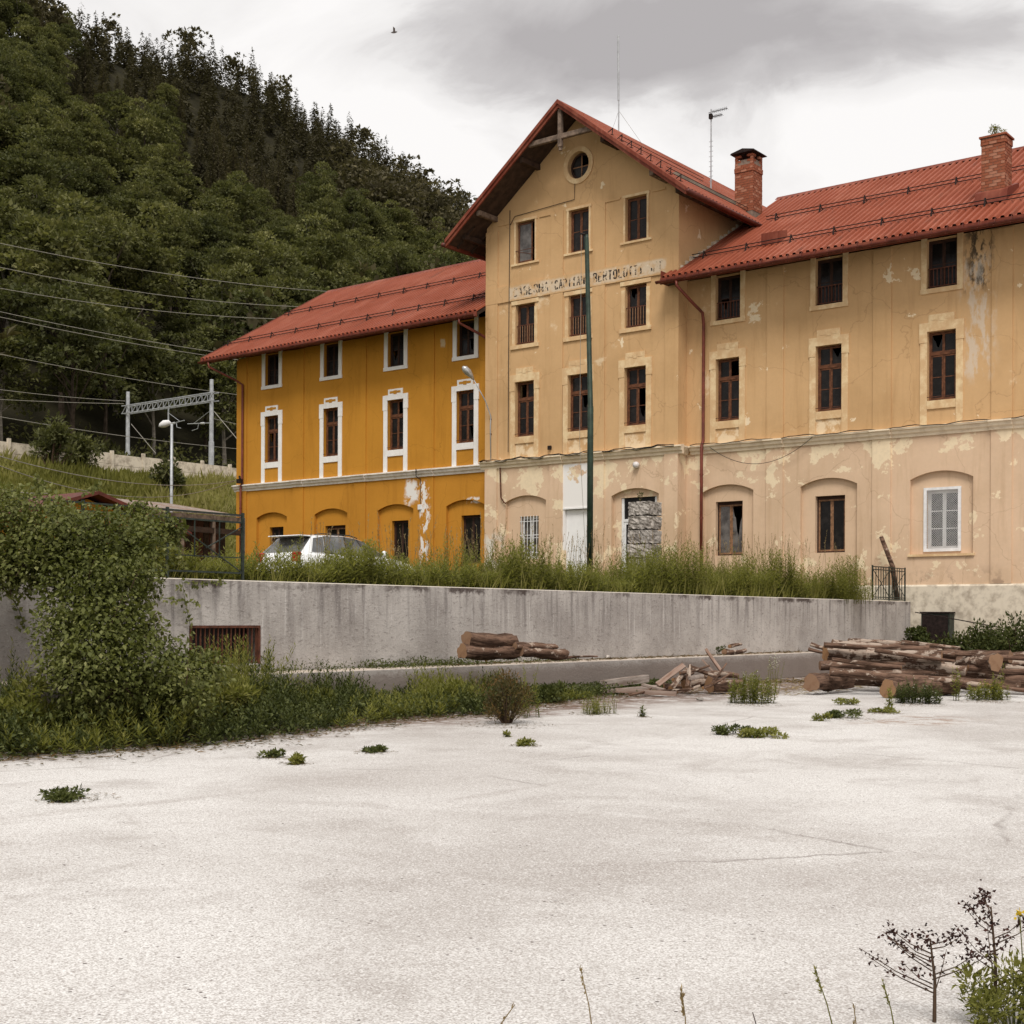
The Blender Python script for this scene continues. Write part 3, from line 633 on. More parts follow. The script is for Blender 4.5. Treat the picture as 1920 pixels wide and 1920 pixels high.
for a, d in op:
    MB().box(a - (.03 if a < -50 else 0), d, YF - .05, YF + .02, 7.9, 13.95).build('pilaster', M['ochre_plaster'], OB); MB().box(a - (.03 if a < -50 else 0), d, YF - .055, YF + .02, 1.6, 7.6).build('pilaster', M['ochre_plaster'], OB)
cornice(OB, OX0 - .2, OX1, YF, 'cornice_white', op[1:])
for cx in ocx:
    surround3(OB, cx, YF, 'white_trim'); window(OB, cx, 12.5, 13.98, .95, YF, 'double', 'window_wood_dark')
    surround2(OB, cx, YF, 'white_trim', orn='ochre_plaster'); window(OB, cx, 8.86, 11.05, .95, YF, 'transom')
for (cx, ww), zt in zip(gw, gz): window(OB, cx, 3.84, zt, ww, YF + .14, 'double' if ww < 1.2 else 'plain2', 'window_wood_dark')
orf = wing_roof(OB, -51.98, OX1)
MB().prism([(41.98, 13.74), (50.4, 18.60), (58.8, 13.74), (58.8, 14.02), (50.4, 18.88), (41.98, 14.02)], 'x', -52.04, -51.98).build('verge_board', M['roof_trim_red'], OB)
for yy in (43.45, 46.95): snow_guard(OB, -52.1 if yy < 44 else -51.6, OX1 - .1, yy)
downpipe(OB, [(-51.3, 41.85, 13.72), (-51.3, 41.88, 13.5), (-50.6, 42.9, 12.95), (-50.25, 43.07, 12.7), (-50.25, 43.07, 7.95), (-50.25, 42.98, 7.8), (-50.25, 42.98, 2.6)])
downpipe(OB, [(-35.6, 41.87, 13.72), (-35.6, 41.87, 13.55), (-35.2, 42.6, 13.2), (-34.85, 43.0, 12.9), (-34.85, 43.06, 12.6), (-34.85, 43.06, 8.0)])
MB().tube([(-38.92, YF - .23, 7.92), (-38.92, YF - .22, 7.6), (-38.8, YF - .04, 7.45), (-38.8, YF - .04, 6.4)], .022, 6).build('cable', M['cable_black'], OB)
MB().box(-38.97, -38.72, YF - .07, YF + .02, 6.18, 6.40).build('junction_box', M['white_paint'], OB, bevel=.01)
MB().box(-50.33, -50.12, YF - .42, YF - .2, 7.95, 8.15).tube([(-50.2, YF - .3, 8.15), (-50.25, YF - .3, 8.3)], .05, 8).build('cable_bracket', M['iron_dark'], OB)

# ------------------------------------------------------------------ cream building: gabled tower and wing
CB = thing('cream_building', 'cream plastered building with a gabled tower, painted lettering and red metal roof', 'building', (-22, 43, 0))
TX0, TX1, TXM = -34.75, -25.69, -30.22
tcx = [-32.77, -30.17, -27.55]
rz = lambda x: 21.06 - .778 * abs(x - TXM)
tw = MB().prism([(TX0, 1.5), (TX1, 1.5), (TX1, rz(TX1) - .16), (TXM, rz(TXM) - .16), (TX0, rz(TX0) - .16)], 'y', YT, YT + .45).build('tower_wall', M['cream_plaster'], CB)
c1 = MB(); c1.prism(arch_poly(-32.71, 1.01, 1.6, 6.2, 6.43), 'y', YT - .3, YT + .13); c1.prism(arch_poly(-27.56, 1.05, 1.6, 6.18, 6.43), 'y', YT - .3, YT + .16)
c2 = MB()
for cx in tcx:
    c2.box(cx - .475, cx + .475, YT - .5, YT + .9, 15.71, 17.36); c2.box(cx - .475, cx + .475, YT - .5, YT + .9, 12.46, 14.06); c2.box(cx - .475, cx + .475, YT - .5, YT + .9, 8.78, 10.97)
c2.box(-33.08, -32.15, YT - .5, YT + .9, 3.9, 5.6); c2.box(-28.27, -26.69, YT - .5, YT + .9, 2.62, 6.10); c2.box(-30.80, -29.52, YT - .5, YT + .9, 2.6, 5.77)
c2.prism([(-30.19 + .5 * math.cos(a), 19.05 + .52 * math.sin(a)) for a in [2 * math.pi * i / 28 for i in range(28)]], 'y', YT - .5, YT + .9)
cut(tw, [c1.build('c1', M['cream_plaster']), c2.build('c2', M['cream_plaster'])])
for nm, xa, xb in (('tower_side_wall', TX1 - .4, TX1), ('tower_side_wall', TX0, TX0 + .4)):
    zt = rz(TX1) - .16; MB().box(xa, xb, YT + .45, 58.0, 1.5, zt - .02).build(nm, M['cream_plaster'], CB)
MB().box(TX0 + .4, TX1 - .4, YT + 5.0, YT + 5.2, 1.6, 17.4).box(TX0 + .4, TX1 - .4, YT + .46, YT + 5, 14.9, 15.2).box(TX0 + .4, TX1 - .4, YT + .46, YT + 5, 11.5, 11.8).box(TX0 + .4, TX1 - .4, YT + .46, YT + 5, 7.5, 7.8).box(TX0 + .4, TX1 - .4, YT + .46, YT + 5, 17.9, 18.1).build('inner_wall', M['interior_wall'], CB)
MB().prism([(TX0, 1.5), (TX1, 1.5), (TX1, rz(TX1) - .16), (TXM, rz(TXM) - .16), (TX0, rz(TX0) - .16)], 'y', 57.6, 58.0).build('tower_rear_wall', M['cream_plaster'], CB)
tp = [(TX0, -34.15), (-31.5, -30.9), (-29.5, -28.93), (-26.25, TX1)]
for i, (a, d) in enumerate(tp):
    e0 = .02 if i == 0 else 0; e1 = .02 if i == 3 else 0
    MB().box(a - e0, d + e1, YT - .045, YT + .02, 7.9, 14.24).build('pilaster', M['cream_plaster'], CB); MB().box(a - e0, d + e1, YT - .055, YT + .02, 1.6, 7.6).build('pilaster', M['cream_plaster'], CB)
    MB().box(a - e0, d + e1, YT - .04, YT + .02, 14.90, 17.42 if i in (1, 2) else 17.2).build('pilaster', M['cream_plaster'], CB)
MB().box(TX0 - .02, TX1 + .02, YT - .052, YT + .02, 14.245, 14.895).build('sign_band', M['cream_plaster'], CB)
for a, d in ((-34.15, -33.47), (-32.07, -31.5), (-30.9, -30.87), (-28.93, -28.25), (-26.85, -26.25)):
    if d - a > .1: MB().box(a + .002, d - .002, YT - .036, YT + .02, 17.36, 17.44).build('panel_edge', M['cream_plaster'], CB)
cornice(CB, TX0 - .22, TX1 + .22, YT, 'cornice_cream', tp[1:3])
MB().prism([(TX1, 7.58), (TX1 + .05, 7.58), (TX1 + .13, 7.71), (TX1 + .21, 7.83), (TX1 + .21, 7.88), (TX1, 7.93)], 'y', YT + .001, YF).build('cornice_return', M['cornice_cream'], CB)
for i, cx in enumerate(tcx):
    sl = MB(); sl.box(cx - .68, cx + .70, YT - .06, YT + .03, 15.62, 15.70); sl.box(cx - .56, cx - .479, YT - .03, YT + .03, 15.702, 17.36); sl.box(cx + .479, cx + .56, YT - .03, YT + .03, 15.702, 17.36); sl.box(cx - .60, cx + .60, YT - .036, YT + .03, 17.362, 17.46)
    sl.build('surround', M['cream_trim'], CB); window(CB, cx, 15.71, 17.36, .95, YT, 'open' if i == 0 else 'double', 'window_wood')
    sl = MB(); sl.box(cx - .70, cx + .70, YT - .06, YT + .03, 12.29, 12.45); sl.box(cx - .63, cx - .479, YT - .03, YT + .03, 12.452, 13.9); sl.box(cx + .479, cx + .63, YT - .03, YT + .03, 12.452, 13.9); sl.box(cx - .68, cx + .68, YT - .036, YT + .03, 14.062, 14.22)
    sl.build('surround', M['cream_trim'], CB); window(CB, cx, 12.46, 14.06, .95, YT, 'rail', 'window_wood')
    surround2(CB, cx, YT, 'cream_trim', z0=8.78, z1=10.97); window(CB, cx, 8.78, 10.97, .95, YT, 'transom')
window(CB, -32.615, 3.9, 5.6, .93, YT + .13, 'grid', 'white_paint')
# oculus
oc = MB(); N_ = 32; ci = (-30.19, 19.05)
def ring(m, ra, rb, y0, y1):
    vs = []; 
    for k in range(N_):
        a = 2 * math.pi * k / N_
        for r_, yy in ((ra, y0), (rb, y0), (rb, y1), (ra, y1)): vs.append((ci[0] + r_ * math.cos(a), yy, ci[1] + r_ * 1.04 * math.sin(a)))
    m.add(vs, [(4 * k + j, 4 * k + (j + 1) % 4, 4 * ((k + 1) % N_) + (j + 1) % 4, 4 * ((k + 1) % N_) + j) for k in range(N_) for j in range(4)])
ring(oc, .504, .69, YT - .05, YT + .02); oc.build('oculus_surround', M['cream_trim'], CB, smooth=False)
of = MB(); ring(of, .42, .498, YT + .18, YT + .26); of = of.build('oculus_window', M['window_wood_dark'], CB)
MB().box(ci[0] - .02, ci[0] + .02, YT + .2, YT + .24, ci[1] - .44, ci[1] + .44).box(ci[0] - .43, ci[0] + .43, YT + .205, YT + .235, ci[1] - .02, ci[1] + .02).build('glazing_bar', M['window_wood_pale'], of)
for sx in (-1, 1):
    for sz in (-1, 1):
        if sx > 0 and sz > 0: continue
        MB().prism([(ci[0] + sx * .021, ci[1] + sz * .021)] + [(ci[0] + sx * (.021 + .415 * math.cos(a)), ci[1] + sz * (.021 + .43 * math.sin(a))) for a in [math.pi / 2 * i / 7 for i in range(8)]], 'y', YT + .215, YT + .22).build('pane', M['window_glass'], of)
# doors
dw = MB().box(-30.79, -29.53, YT + .12, YT + .18, 2.62, 5.75).build('door', M['door_white'], CB); dw['label'] = 'plain white boarded door'
MB().box(-30.86, -29.46, YT - .03, YT + .02, 5.775, 5.83).build('door_lintel', M['door_white'], dw); MB().tube([(-29.66, YT + .05, 3.85), (-29.66, YT + .12, 3.85)], .025, 8).build('handle', M['iron_dark'], dw)
df = MB(); yy = YT + .2
df.box(-28.268, -28.17, yy, yy + .09, 2.64, 6.09); df.box(-26.79, -26.692, yy, yy + .09, 2.64, 6.09); df.box(-28.17, -26.79, yy, yy + .09, 5.20, 5.30)
df = df.build('entrance_door', M['white_paint'], CB); MB().box(-28.165, -26.795, yy + .05, yy + .056, 5.305, 6.08).build('pane', M['window_glass'], df)
for a, d in ((-28.165, -27.485), (-27.475, -26.795)):
    lf = MB(); lf.box(a, a + .08, yy + .02, yy + .07, 2.65, 5.195); lf.box(d - .08, d, yy + .02, yy + .07, 2.65, 5.195); lf.box(a + .08, d - .08, yy + .02, yy + .07, 5.1, 5.195); lf.box(a + .08, d - .08, yy + .02, yy + .07, 2.65, 3.4)
    lf.build('door_leaf', M['white_paint'], df); MB().box(a + .081, d - .081, yy + .04, yy + .046, 3.401, 5.099).build('pane', M['window_glass'], df)
# tower roof
trf = MB().prism([(TXM - 5.52, rz(TXM - 5.52)), (TXM, rz(TXM)), (TXM + 5.52, rz(TXM + 5.52)), (TXM + 5.52, rz(TXM + 5.52) - .13), (TXM, rz(TXM) - .13), (TXM - 5.52, rz(TXM - 5.52) - .13)], 'y', 41.34, 58.9).build('tower_roof', M['dark_timber'], CB)
q = math.hypot(1, .778)
for s in (-1, 1): corrug('roof_sheet', (TXM + s * 5.56, 41.3, rz(TXM + 5.56) + .03), (0, 1, 0), (-s / q, 0, .778 / q), (s * .778 / q, 0, 1 / q), 17.7, 5.56 * q, 'roof_red', trf)
MB().prism([(TXM - .2, 20.99), (TXM, 21.19), (TXM + .2, 20.99), (TXM, 21.14)], 'y', 41.22, 58.9).build('ridge_cap', M['roof_trim_red'], trf)
for s in (-1, 1):
    for (o0, o1, ya, yb) in ((.10, -.17, 41.26, 41.33), (.12, -.03, 41.20, 41.262)):
        e = TXM + s * 5.6
        MB().prism([(TXM, rz(TXM) + o0), (e, rz(e) + o0), (e, rz(e) + o1), (TXM, rz(TXM) + o1)], 'y', ya, yb).build('barge_board', M['roof_trim_red'], trf)
    e = TXM + s * 5.60; MB().box(min(e, e + s * .04), max(e, e + s * .04), 41.3, 50, rz(e) - .16, rz(e) + .06).build('fascia', M['roof_trim_red'], trf)
    MB().tube([(e + s * .12, 41.2, rz(e) - .07), (e + s * .12, 47.3, rz(e) - .07)], .085, 10).build('gutter', M['gutter_brown'], trf, smooth=True)
    for dx in (1.9, 4.05, 5.0):
        xx = TXM + s * dx; MB().bar((xx, 41.45 if dx < 5 else 41.7, rz(xx) - .24), (xx, YT + .1 if dx < 5 else 46, rz(xx) - .24), .17, .2).build('purlin', M['old_timber' if dx == 4.05 else 'dark_timber'], trf)
    for k in range(6):
        ry = 41.9 + k * .9 ; ea, eb = TXM + s * 4.6, TXM + s * 5.5; MB().bar((ea, ry, rz(ea) - .18), (eb, ry, rz(eb) - .18), .1, .1).build('rafter_tail', M['dark_timber'], trf)
MB().bar((TXM - 1.5, 41.44, 19.82), (TXM + 1.5, 41.44, 19.82), .15, .2).build('collar_beam', M['old_timber'], trf, bevel=.02)
kp = MB().bar((TXM, 41.43, 20.95), (TXM, 41.43, 19.42), .17, .17, (0, 1, 0)).build('king_post', M['old_timber'], trf, bevel=.02); MB().prism([(TXM + .07 * math.cos(a), 41.43 + .07 * math.sin(a)) for a in [k * math.pi / 4 for k in range(8)]], 'z', 19.30, 19.42).build('post_drop', M['old_timber'], kp)
# snow guards on the tower roof (right slope)
for sx, ex in ((TXM + 4.6, 0), (TXM + 2.6, 0)):
    zz = rz(sx) + .08; g = MB()
    for k in (.09, .2): g.tube([(sx + k * .3, 41.5, zz + k), (sx + k * .3, 47.6, zz + k)], .012, 6)
    g = g.build('snow_guard', M['iron_dark'], trf)
for i in range(8):
    xx = TXM + 2.2 + i * .42; zz = rz(xx) + .08; yy = 41.55
    MB().bar((xx - .16, yy, zz + .12), (xx + .16, yy, zz - .02), .02, .035, (0, 1, 0)).bar((xx + .08, yy, zz), (xx + .1, yy, zz + .26), .02, .035, (0, 1, 0)).bar((xx + .1, yy, zz + .24), (xx - .14, yy, zz + .12), .02, .03, (0, 1, 0)).build('snow_guard_bracket', M['iron_dark'], trf)
# right wing
RX0, RX1 = TX1, -5.5
rcx = [-23.98, -20.06, -16.12, -12.18, -8.24]
wl = MB().box(RX0, RX1, YF, YF + .45, 0, 14.0).build('wing_wall', M['cream_plaster'], CB)
c1 = MB(); c2 = MB()
for i, cx in enumerate(rcx):
    c1.prism(arch_poly(cx, 1.045, 1.6 if i < 2 else 3.70, 6.16, 6.41), 'y', YF - .3, YF + .14)
    c2.box(cx - .5, cx + .5, YF - .5, YF + .9, 12.38, 13.97); c2.box(cx - .475, cx + .475, YF - .5, YF + .9, 8.71, 10.97); c2.box(cx - .55, cx + .55, YF - .5, YF + .9, 3.85, 5.81)
cut(wl, [c1.build('c1', M['cream_plaster']), c2.build('c2', M['cream_plaster'])])
MB().box(RX1 - .4, RX1, YF + .45, 57.6, 0, 14.0).build('wing_end_wall', M['cream_plaster'], CB); MB().box(RX0, RX1, 57.2, 57.6, 0, 14).build('wing_rear_wall', M['cream_plaster'], CB)
MB().prism([(YF, 14.02), (57.6, 14.02), (50.4, 18.5)], 'x', RX1 - .4, RX1).build('wing_gable', M['cream_plaster'], CB)
MB().box(RX0, RX1 - .4, YF + 5.2, YF + 5.4, .1, 14.2).box(RX0, RX1 - .4, YF + .46, YF + 5.2, 7.5, 7.8).box(RX0, RX1 - .4, YF + .46, YF + 5.2, 11.5, 11.8).box(RX0, RX1 - .4, YF + .46, YF + 5.2, 2.4, 2.7).build('inner_wall', M['interior_wall'], CB)
MB().prism([(YF + .02, 0), (YF - .10, 0), (YF - .10, 2.64), (YF - .04, 2.70), (YF + .02, 2.70)], 'x', RX0 + .1, RX1 + .05).build('plinth', M['plinth_plaster'], CB)
rp = [(-22.41, -21.76), (-18.46, -17.82), (-14.5, -13.84), (-10.5, -9.9)]
for a, d in rp: MB().box(a, d, YF - .045, YF + .02, 7.9, 13.95).build('pilaster', M['cream_plaster'], CB); MB().box(a, d, YF - .055, YF + .02, 2.702, 7.6).build('pilaster', M['cream_plaster'], CB)
cornice(CB, RX0 + .2, RX1, YF, 'cornice_cream', rp)
for i, cx in enumerate(rcx):
    surround3(CB, cx, YF, 'cream_trim', 1.0, 12.38, 13.97); window(CB, cx, 12.38, 13.97, 1.0, YF, 'bars', 'window_wood_dark')
    surround2(CB, cx, YF, 'cream_trim', z0=8.71, z1=10.97); window(CB, cx, 8.71, 10.97, .95, YF, 'transom')
    window(CB, cx, 3.85, 5.81, 1.1, YF + .14, 'mesh' if i == 2 else 'plain2', 'white_paint' if i == 2 else 'window_wood_dark', broken={1: 1 if i == 0 else 0, 'pale': i == 0})
    if i > 1: MB().box(cx - 1.1, cx + 1.1, YF - .06, YF + .03, 3.62, 3.698).build('niche_sill', M['cream_trim'], CB)
rrf = wing_roof(CB, RX0, RX1 + .8)
corrug('roof_sheet', (-26.08, 41.98, 13.927), (1, 0, 0), LA, NA, .385, .62, 'roof_red', rrf)
MB().box(-26.1, -25.69, 41.96, 42.0, 13.70, 13.93).box(-26.1, -26.06, 42.0, 42.55, 13.75, 14.2).build('eave_return', M['roof_trim_red'], rrf); MB().box(-26.06, -25.7, 42.02, 42.53, 13.76, 13.90).build('eave_soffit', M['dark_timber'], rrf)
MB().prism([(41.865 + .092 * math.cos(a), 13.80 + .092 * math.sin(a)) for a in [math.pi + math.pi * i / 8 for i in range(9)]], 'x', -26.2, -25.74).build('gutter_end', M['gutter_brown'], rrf)
for yy in (43.45, 46.95): snow_guard(CB, -25.6 if yy < 44 else -24.4, RX1, yy, 1.72)
fl = MB()
for k in range(14):     # crumbling mortar fillet where the roof meets the tower
    yy = 42.7 + k * .32; fl.box(-25.69, -25.69 + rng.uniform(.05, .16), yy, yy + .34, 14.0 + (yy - 42) * .577, 14.03 + (yy - 42) * .577 + rng.uniform(.05, .16))
fl.build('mortar_fillet', M['plinth_plaster'], CB)
downpipe(CB, [(-25.35, 41.87, 13.72), (-25.35, 41.87, 13.55), (-25.1, 42.5, 13.05), (-24.92, 43.0, 12.7), (-24.92, 43.08, 12.3), (-24.92, 43.08, 8.05), (-24.92, 42.97, 7.85), (-24.92, 42.97, 2.6)], .058)
hz_ = 14.0 + (43.9 - 42) * .577; MB().prism([(43.55, hz_ - .2), (44.3, hz_ + .24), (44.3, hz_ + .45), (43.55, hz_ + .25)], 'x', -22.85, -22.2).build('roof_hatch', M['roof_trim_red'], CB)
# lettering
LET = {'C': [[(1, .82), (.75, 1), (.25, 1), (0, .78), (0, .22), (.25, 0), (.75, 0), (1, .18)]], 'A': [[(0, 0), (.42, 1), (.58, 1), (1, 0)], [(.2, .36), (.8, .36)]],
 'S': [[(1, .85), (.7, 1), (.25, 1), (0, .8), (.1, .58), (.9, .44), (1, .2), (.75, 0), (.25, 0), (0, .15)]], 'E': [[(1, 1), (0, 1), (0, 0), (1, 0)], [(0, .52), (.8, .52)]], 'R': [[(0, 0), (0, 1), (.8, 1), (1, .8), (.8, .52), (0, .5)], [(.5, .5), (1, 0)]],
 'M': [[(-.1, 0), (-.1, 1), (.5, .2), (1.1, 1), (1.1, 0)]], 'P': [[(0, 0), (0, 1), (.8, 1), (1, .78), (.8, .48), (0, .48)]], 'I': [[(.5, 0), (.5, 1)]], 'T': [[(.5, 0), (.5, 1)], [(0, 1), (1, 1)]], 'N': [[(0, 0), (0, 1), (1, 0), (1, 1)]],
 'O': [[(.25, 0), (.75, 0), (1, .22), (1, .78), (.75, 1), (.25, 1), (0, .78), (0, .22), (.25, 0)]], 'B': [[(0, 0), (0, 1), (.75, 1), (.95, .78), (.75, .52), (0, .52)], [(.75, .52), (1, .26), (.78, 0), (0, 0)]], 'L': [[(0, 1), (0, 0), (1, 0)]], "'": [[(.5, 1), (.4, .75)]]}
def word(txt, xa, xb, mat, z0=14.40, h=.33):
    n_ = len(txt); cw = (xb - xa) / n_; lw = cw * .60
    for i, ch in enumerate(txt):
        m = MB(); x_ = xa + cw * i + cw * .18
        for s_, st in enumerate(LET[ch]):
            for p_, q_ in zip(st, st[1:]): m.bar((x_ + p_[0] * lw, YT - .0535 - .0004 * s_, z0 + p_[1] * h), (x_ + q_[0] * lw, YT - .0535 - .0004 * s_, z0 + q_[1] * h), .068 if abs(p_[0] - q_[0]) < .3 else .042, .004, (0, 1, 0))
        m.build('letter', M[mat], CB)
pxX = lambda x_, y_: float(onY(x_, y_, YT)[0])
word('CASERMA', pxX(963, 540), pxX(1031, 530), 'letter_worn'); word("'CAPITANO", pxX(1033, 530), pxX(1107, 520), 'letter_worn'); word('BERTOLOTTI', pxX(1113, 515), pxX(1208, 505), 'letter_worn'); word('SPO', pxX(1215, 500), pxX(1247, 495), 'letter_faint')
# chimneys: brick shafts
def chimney(b, x0, x1, y0, y1, z0, z1, zs, style):
    core = MB().box(x0 + .012, x1 - .012, y0 + .012, y1 - .012, z0, z1 - (.25 if style == 'cap' else .02)).build('chimney', M['mortar'], b)
    ch = .098; nz = int((z1 - zs) / ch); pro = {}
    for k in range(nz):
        z = zs + k * ch; out = .03 if (k >= nz - 2 and style != 'cap') or (style == 'cap' and k in (nz - 6, nz - 7)) else 0
        if style == 'cap' and k >= nz - 4: sides = 'corners'
        else: sides = 'all'
        nb = 3; lx = (x1 - x0) / nb; ly = (y1 - y0) / nb; off = .5 if k % 2 else 0
        for side in range(4):
            L = lx if side % 2 == 0 else ly; cells = [(0, 1), (1, 2), (2, 3)] if not off else [(0, .5), (.5, 1.5), (1.5, 2.5), (2.5, 3)]
            if sides == 'corners': cells = [cells[0], cells[-1]]
            for a, c in cells:
                ln = (c - a) * L - .012; key = (side % 2, round(ln, 3)); mid = (a + c) / 2 * L
                if side == 0: cpos = (x0 + mid, y0 + .05 - out, z)
                elif side == 2: cpos = (x0 + mid, y1 - .05 + out, z)
                elif side == 1: cpos = (x1 - .05 + out, y0 + mid, z)
                else: cpos = (x0 + .05 - out, y0 + mid, z)
                mt = 'brick_red' if rng.random() < .75 else 'brick_pale'; key += (mt,); j = rng.uniform(-.004, .004)
                if key not in pro:
                    m = MB(); hx, hy = (ln / 2, .05) if side % 2 == 0 else (.05, ln / 2)
                    m.box(cpos[0] - hx, cpos[0] + hx, cpos[1] - hy, cpos[1] + hy, z, z + ch - .012); pro[key] = m.build('brick', M[mt], core)
                else: share(pro[key], 'brick', core, (cpos[0] + j, cpos[1] + j, z))
    if style == 'cap': MB().prism([(x0 - .14, z1), (x1 + .14, z1), (x1 + .1, z1 + .05), ((x0 + x1) / 2, z1 + .16), (x0 - .1, z1 + .05)], 'y', y0 - .14, y1 + .14).build('chimney_cap', M['iron_dark'], core)
    else: MB().box(x0 - .06, x1 + .06, y0 - .06, y1 + .06, z1 - .03, z1 + .03).build('chimney_cap', M['brick_red'], core)
    return core
c1_ = chimney(CB, -26.15, -25.35, 47.6, 48.4, 17.0, 19.95, 17.65, 'cap')
c2_ = chimney(CB, -15.12, -14.36, 43.95, 44.65, 14.9, 17.22, 15.2, 'plain')
MB().prism([(43.68, 14.98), (44.95, 15.72), (44.95, 15.86), (43.9, 15.45), (43.80, 15.38)], 'x', -15.26, -14.22).build('flashing', M['roof_trim_red'], c2_)
# façade fittings
MB().tube([(-33.52, YT - .06, 17.9), (-33.55, YT - .07, 12), (-33.55, YT - .07, 8.2)], .014, 6).tube([(-30.35, YT - .03, 18.4), (-30.37, YT - .03, 17.75), (-33.3, YT - .03, 17.62), (-33.52, YT - .05, 17.3)], .012, 6).build('cable', M['cable_black'], CB)
cb = MB(); pts = []
for i in range(40): pts.append((-34.9 + i * .235, YT - .24 - .02 * math.sin(i * 1.7), 7.90 + .035 * math.sin(i * .9) + .02 * math.sin(i * 2.3)))
cb.tube(pts, .018, 6); cb.tube([(x_, y_ + .03, z_ - .04 + .02 * math.sin(x_ * 3)) for x_, y_, z_ in pts], .015, 6); cb.build('cable', M['cable_black'], CB)
MB().tube([(-25.4 + i * .25, YF - .24, 7.9 + .03 * math.sin(i * .8) + .015 * math.sin(i * 2.1)) for i in range(50)], .016, 6).build('cable', M['cable_black'], CB)
MB().tube([(-24.6 + 4.1 * t, YF - .2, 7.78 - .78 * 4 * t * (1 - t) + .1 * t) for t in [i / 24 for i in range(25)]], .01, 5).build('hanging_cable', M['cable_black'], CB)
MB().tube([(-33.95, YT - .08, 7.6), (-33.9, YT - .08, 6.4), (-33.75, YT - .08, 6.2), (-33.65, YT - .08, 6.15)], .03, 6).build('conduit', M['iron_rust'], CB)
gl = MB(); 
for k in range(7):
    pass
gl.tube([(-27.45, YT - .02, 7.28), (-27.45, YT - .1, 7.28), (-27.45, YT - .16, 7.28), (-27.45, YT - .2, 7.28), (-27.45, YT - .215, 7.28)], [.12, .13, .115, .07, .02], 14).build('wall_light', M['lamp_glass'], CB, smooth=True)
MB().box(-30.95 - .6, -30.95 - .45, YT - .12, YT - .04, 8.15, 8.3).tube([(-31.48, YT - .1, 8.2), (-31.48, YT + .0, 8.2)], .02, 6).build('floodlight', M['iron_dark'], CB)
# street-lamp arm on the tower corner
sa = MB().tube([(-34.45, YT - .06, 7.95), (-34.45, YT - .1, 9.3), (-34.42, YT - .1, 9.7), (-34.5, YT - .35, 10.3), (-34.68, 41.62, 11.2)], .022, 8).build('lamp_arm', M['steel_grey'], CB, smooth=True)
for z in (9.0, 9.6): MB().tube([(-34.45, YT - .1, z), (-34.45, YT + .01, z)], .035, 8).build('insulator', M['iron_rust'], sa)
MB().tube([(-34.66, 41.66, 11.12), (-34.70, 41.58, 11.24), (-34.76, 41.45, 11.38), (-34.82, 41.30, 11.52), (-34.85, 41.22, 11.58)], [.05, .09, .15, .13, .04], 12).build('lamp_head', M['aluminium'], sa, smooth=True)
# ------------------------------------------------------------------ foliage tools
NR = np.random.default_rng(11)
def unit(v): return v / np.maximum(np.linalg.norm(v, axis=-1, keepdims=True), 1e-9)
def leaves(P, D, N, L, Wd, lift=.12):
    P, D, N = (np.asarray(a, float) for a in (P, D, N)); D = unit(D); S = unit(np.cross(D, N)); N = np.cross(S, D)
    L = np.asarray(L, float).reshape(-1, 1) * np.ones((len(P), 1)); Wd = np.asarray(Wd, float).reshape(-1, 1) * np.ones((len(P), 1))
    V = np.stack([P, P + D * L * .42 + S * Wd * .5 + N * L * lift, P + D * L, P + D * L * .42 - S * Wd * .5 + N * L * lift], 1).reshape(-1, 3)
    Fq = np.arange(len(P) * 4, dtype=np.int32).reshape(-1, 4); return V, Fq
class Fol:
    def __init__(s): s.V = []; s.F = []; s.T = []; s.n = 0
    def put(s, V, Fq, T):
        s.V.append(V); s.F.append(Fq + s.n); s.T.append(np.repeat(T, len(V) // len(T)) if len(T) != len(V) else T); s.n += len(V)
    def lv(s, P, D, N, L, Wd, T=None, lift=.12):
        if len(P) == 0: return
        V, Fq = leaves(P, D, N, L, Wd, lift); s.put(V, Fq, NR.random(len(P)) if T is None else T)
    def ribbon(s, pts, w0, w1, T):
        # thin three-sided stem
        pts = np.asarray(pts, float); d = unit(np.gradient(pts, axis=0)); a = unit(np.cross(d, [[.3, .9, .2]])); b = np.cross(d, a)
        ww = np.linspace(w0, w1, len(pts))[:, None]; ring_ = [pts + ww * (a * math.cos(t) + b * math.sin(t)) for t in (0, 2.09, 4.19)]
        V = np.stack(ring_, 1).reshape(-1, 3); i = np.arange(len(pts) - 1)[:, None] * 3
        Fq = np.concatenate([np.concatenate([i + k, i + (k + 1) % 3, i + 3 + (k + 1) % 3, i + 3 + k], 1) for k in range(3)]); s.put(V, Fq.astype(np.int32), np.full(len(V), T))
    def mesh(s, name, mat): return fast_mesh(name, np.concatenate(s.V), np.concatenate(s.F), M[mat], np.concatenate(s.T))
    def obj(s, name, mat, parent=None, origin=(0, 0, 0), **kw):
        V = np.concatenate(s.V) - np.array(origin); me = fast_mesh(name, V, np.concatenate(s.F), M[mat], np.concatenate(s.T)); return tag(link_mesh(name, me, parent, origin), **kw)
def rdir(n): return unit(NR.normal(size=(n, 3)))

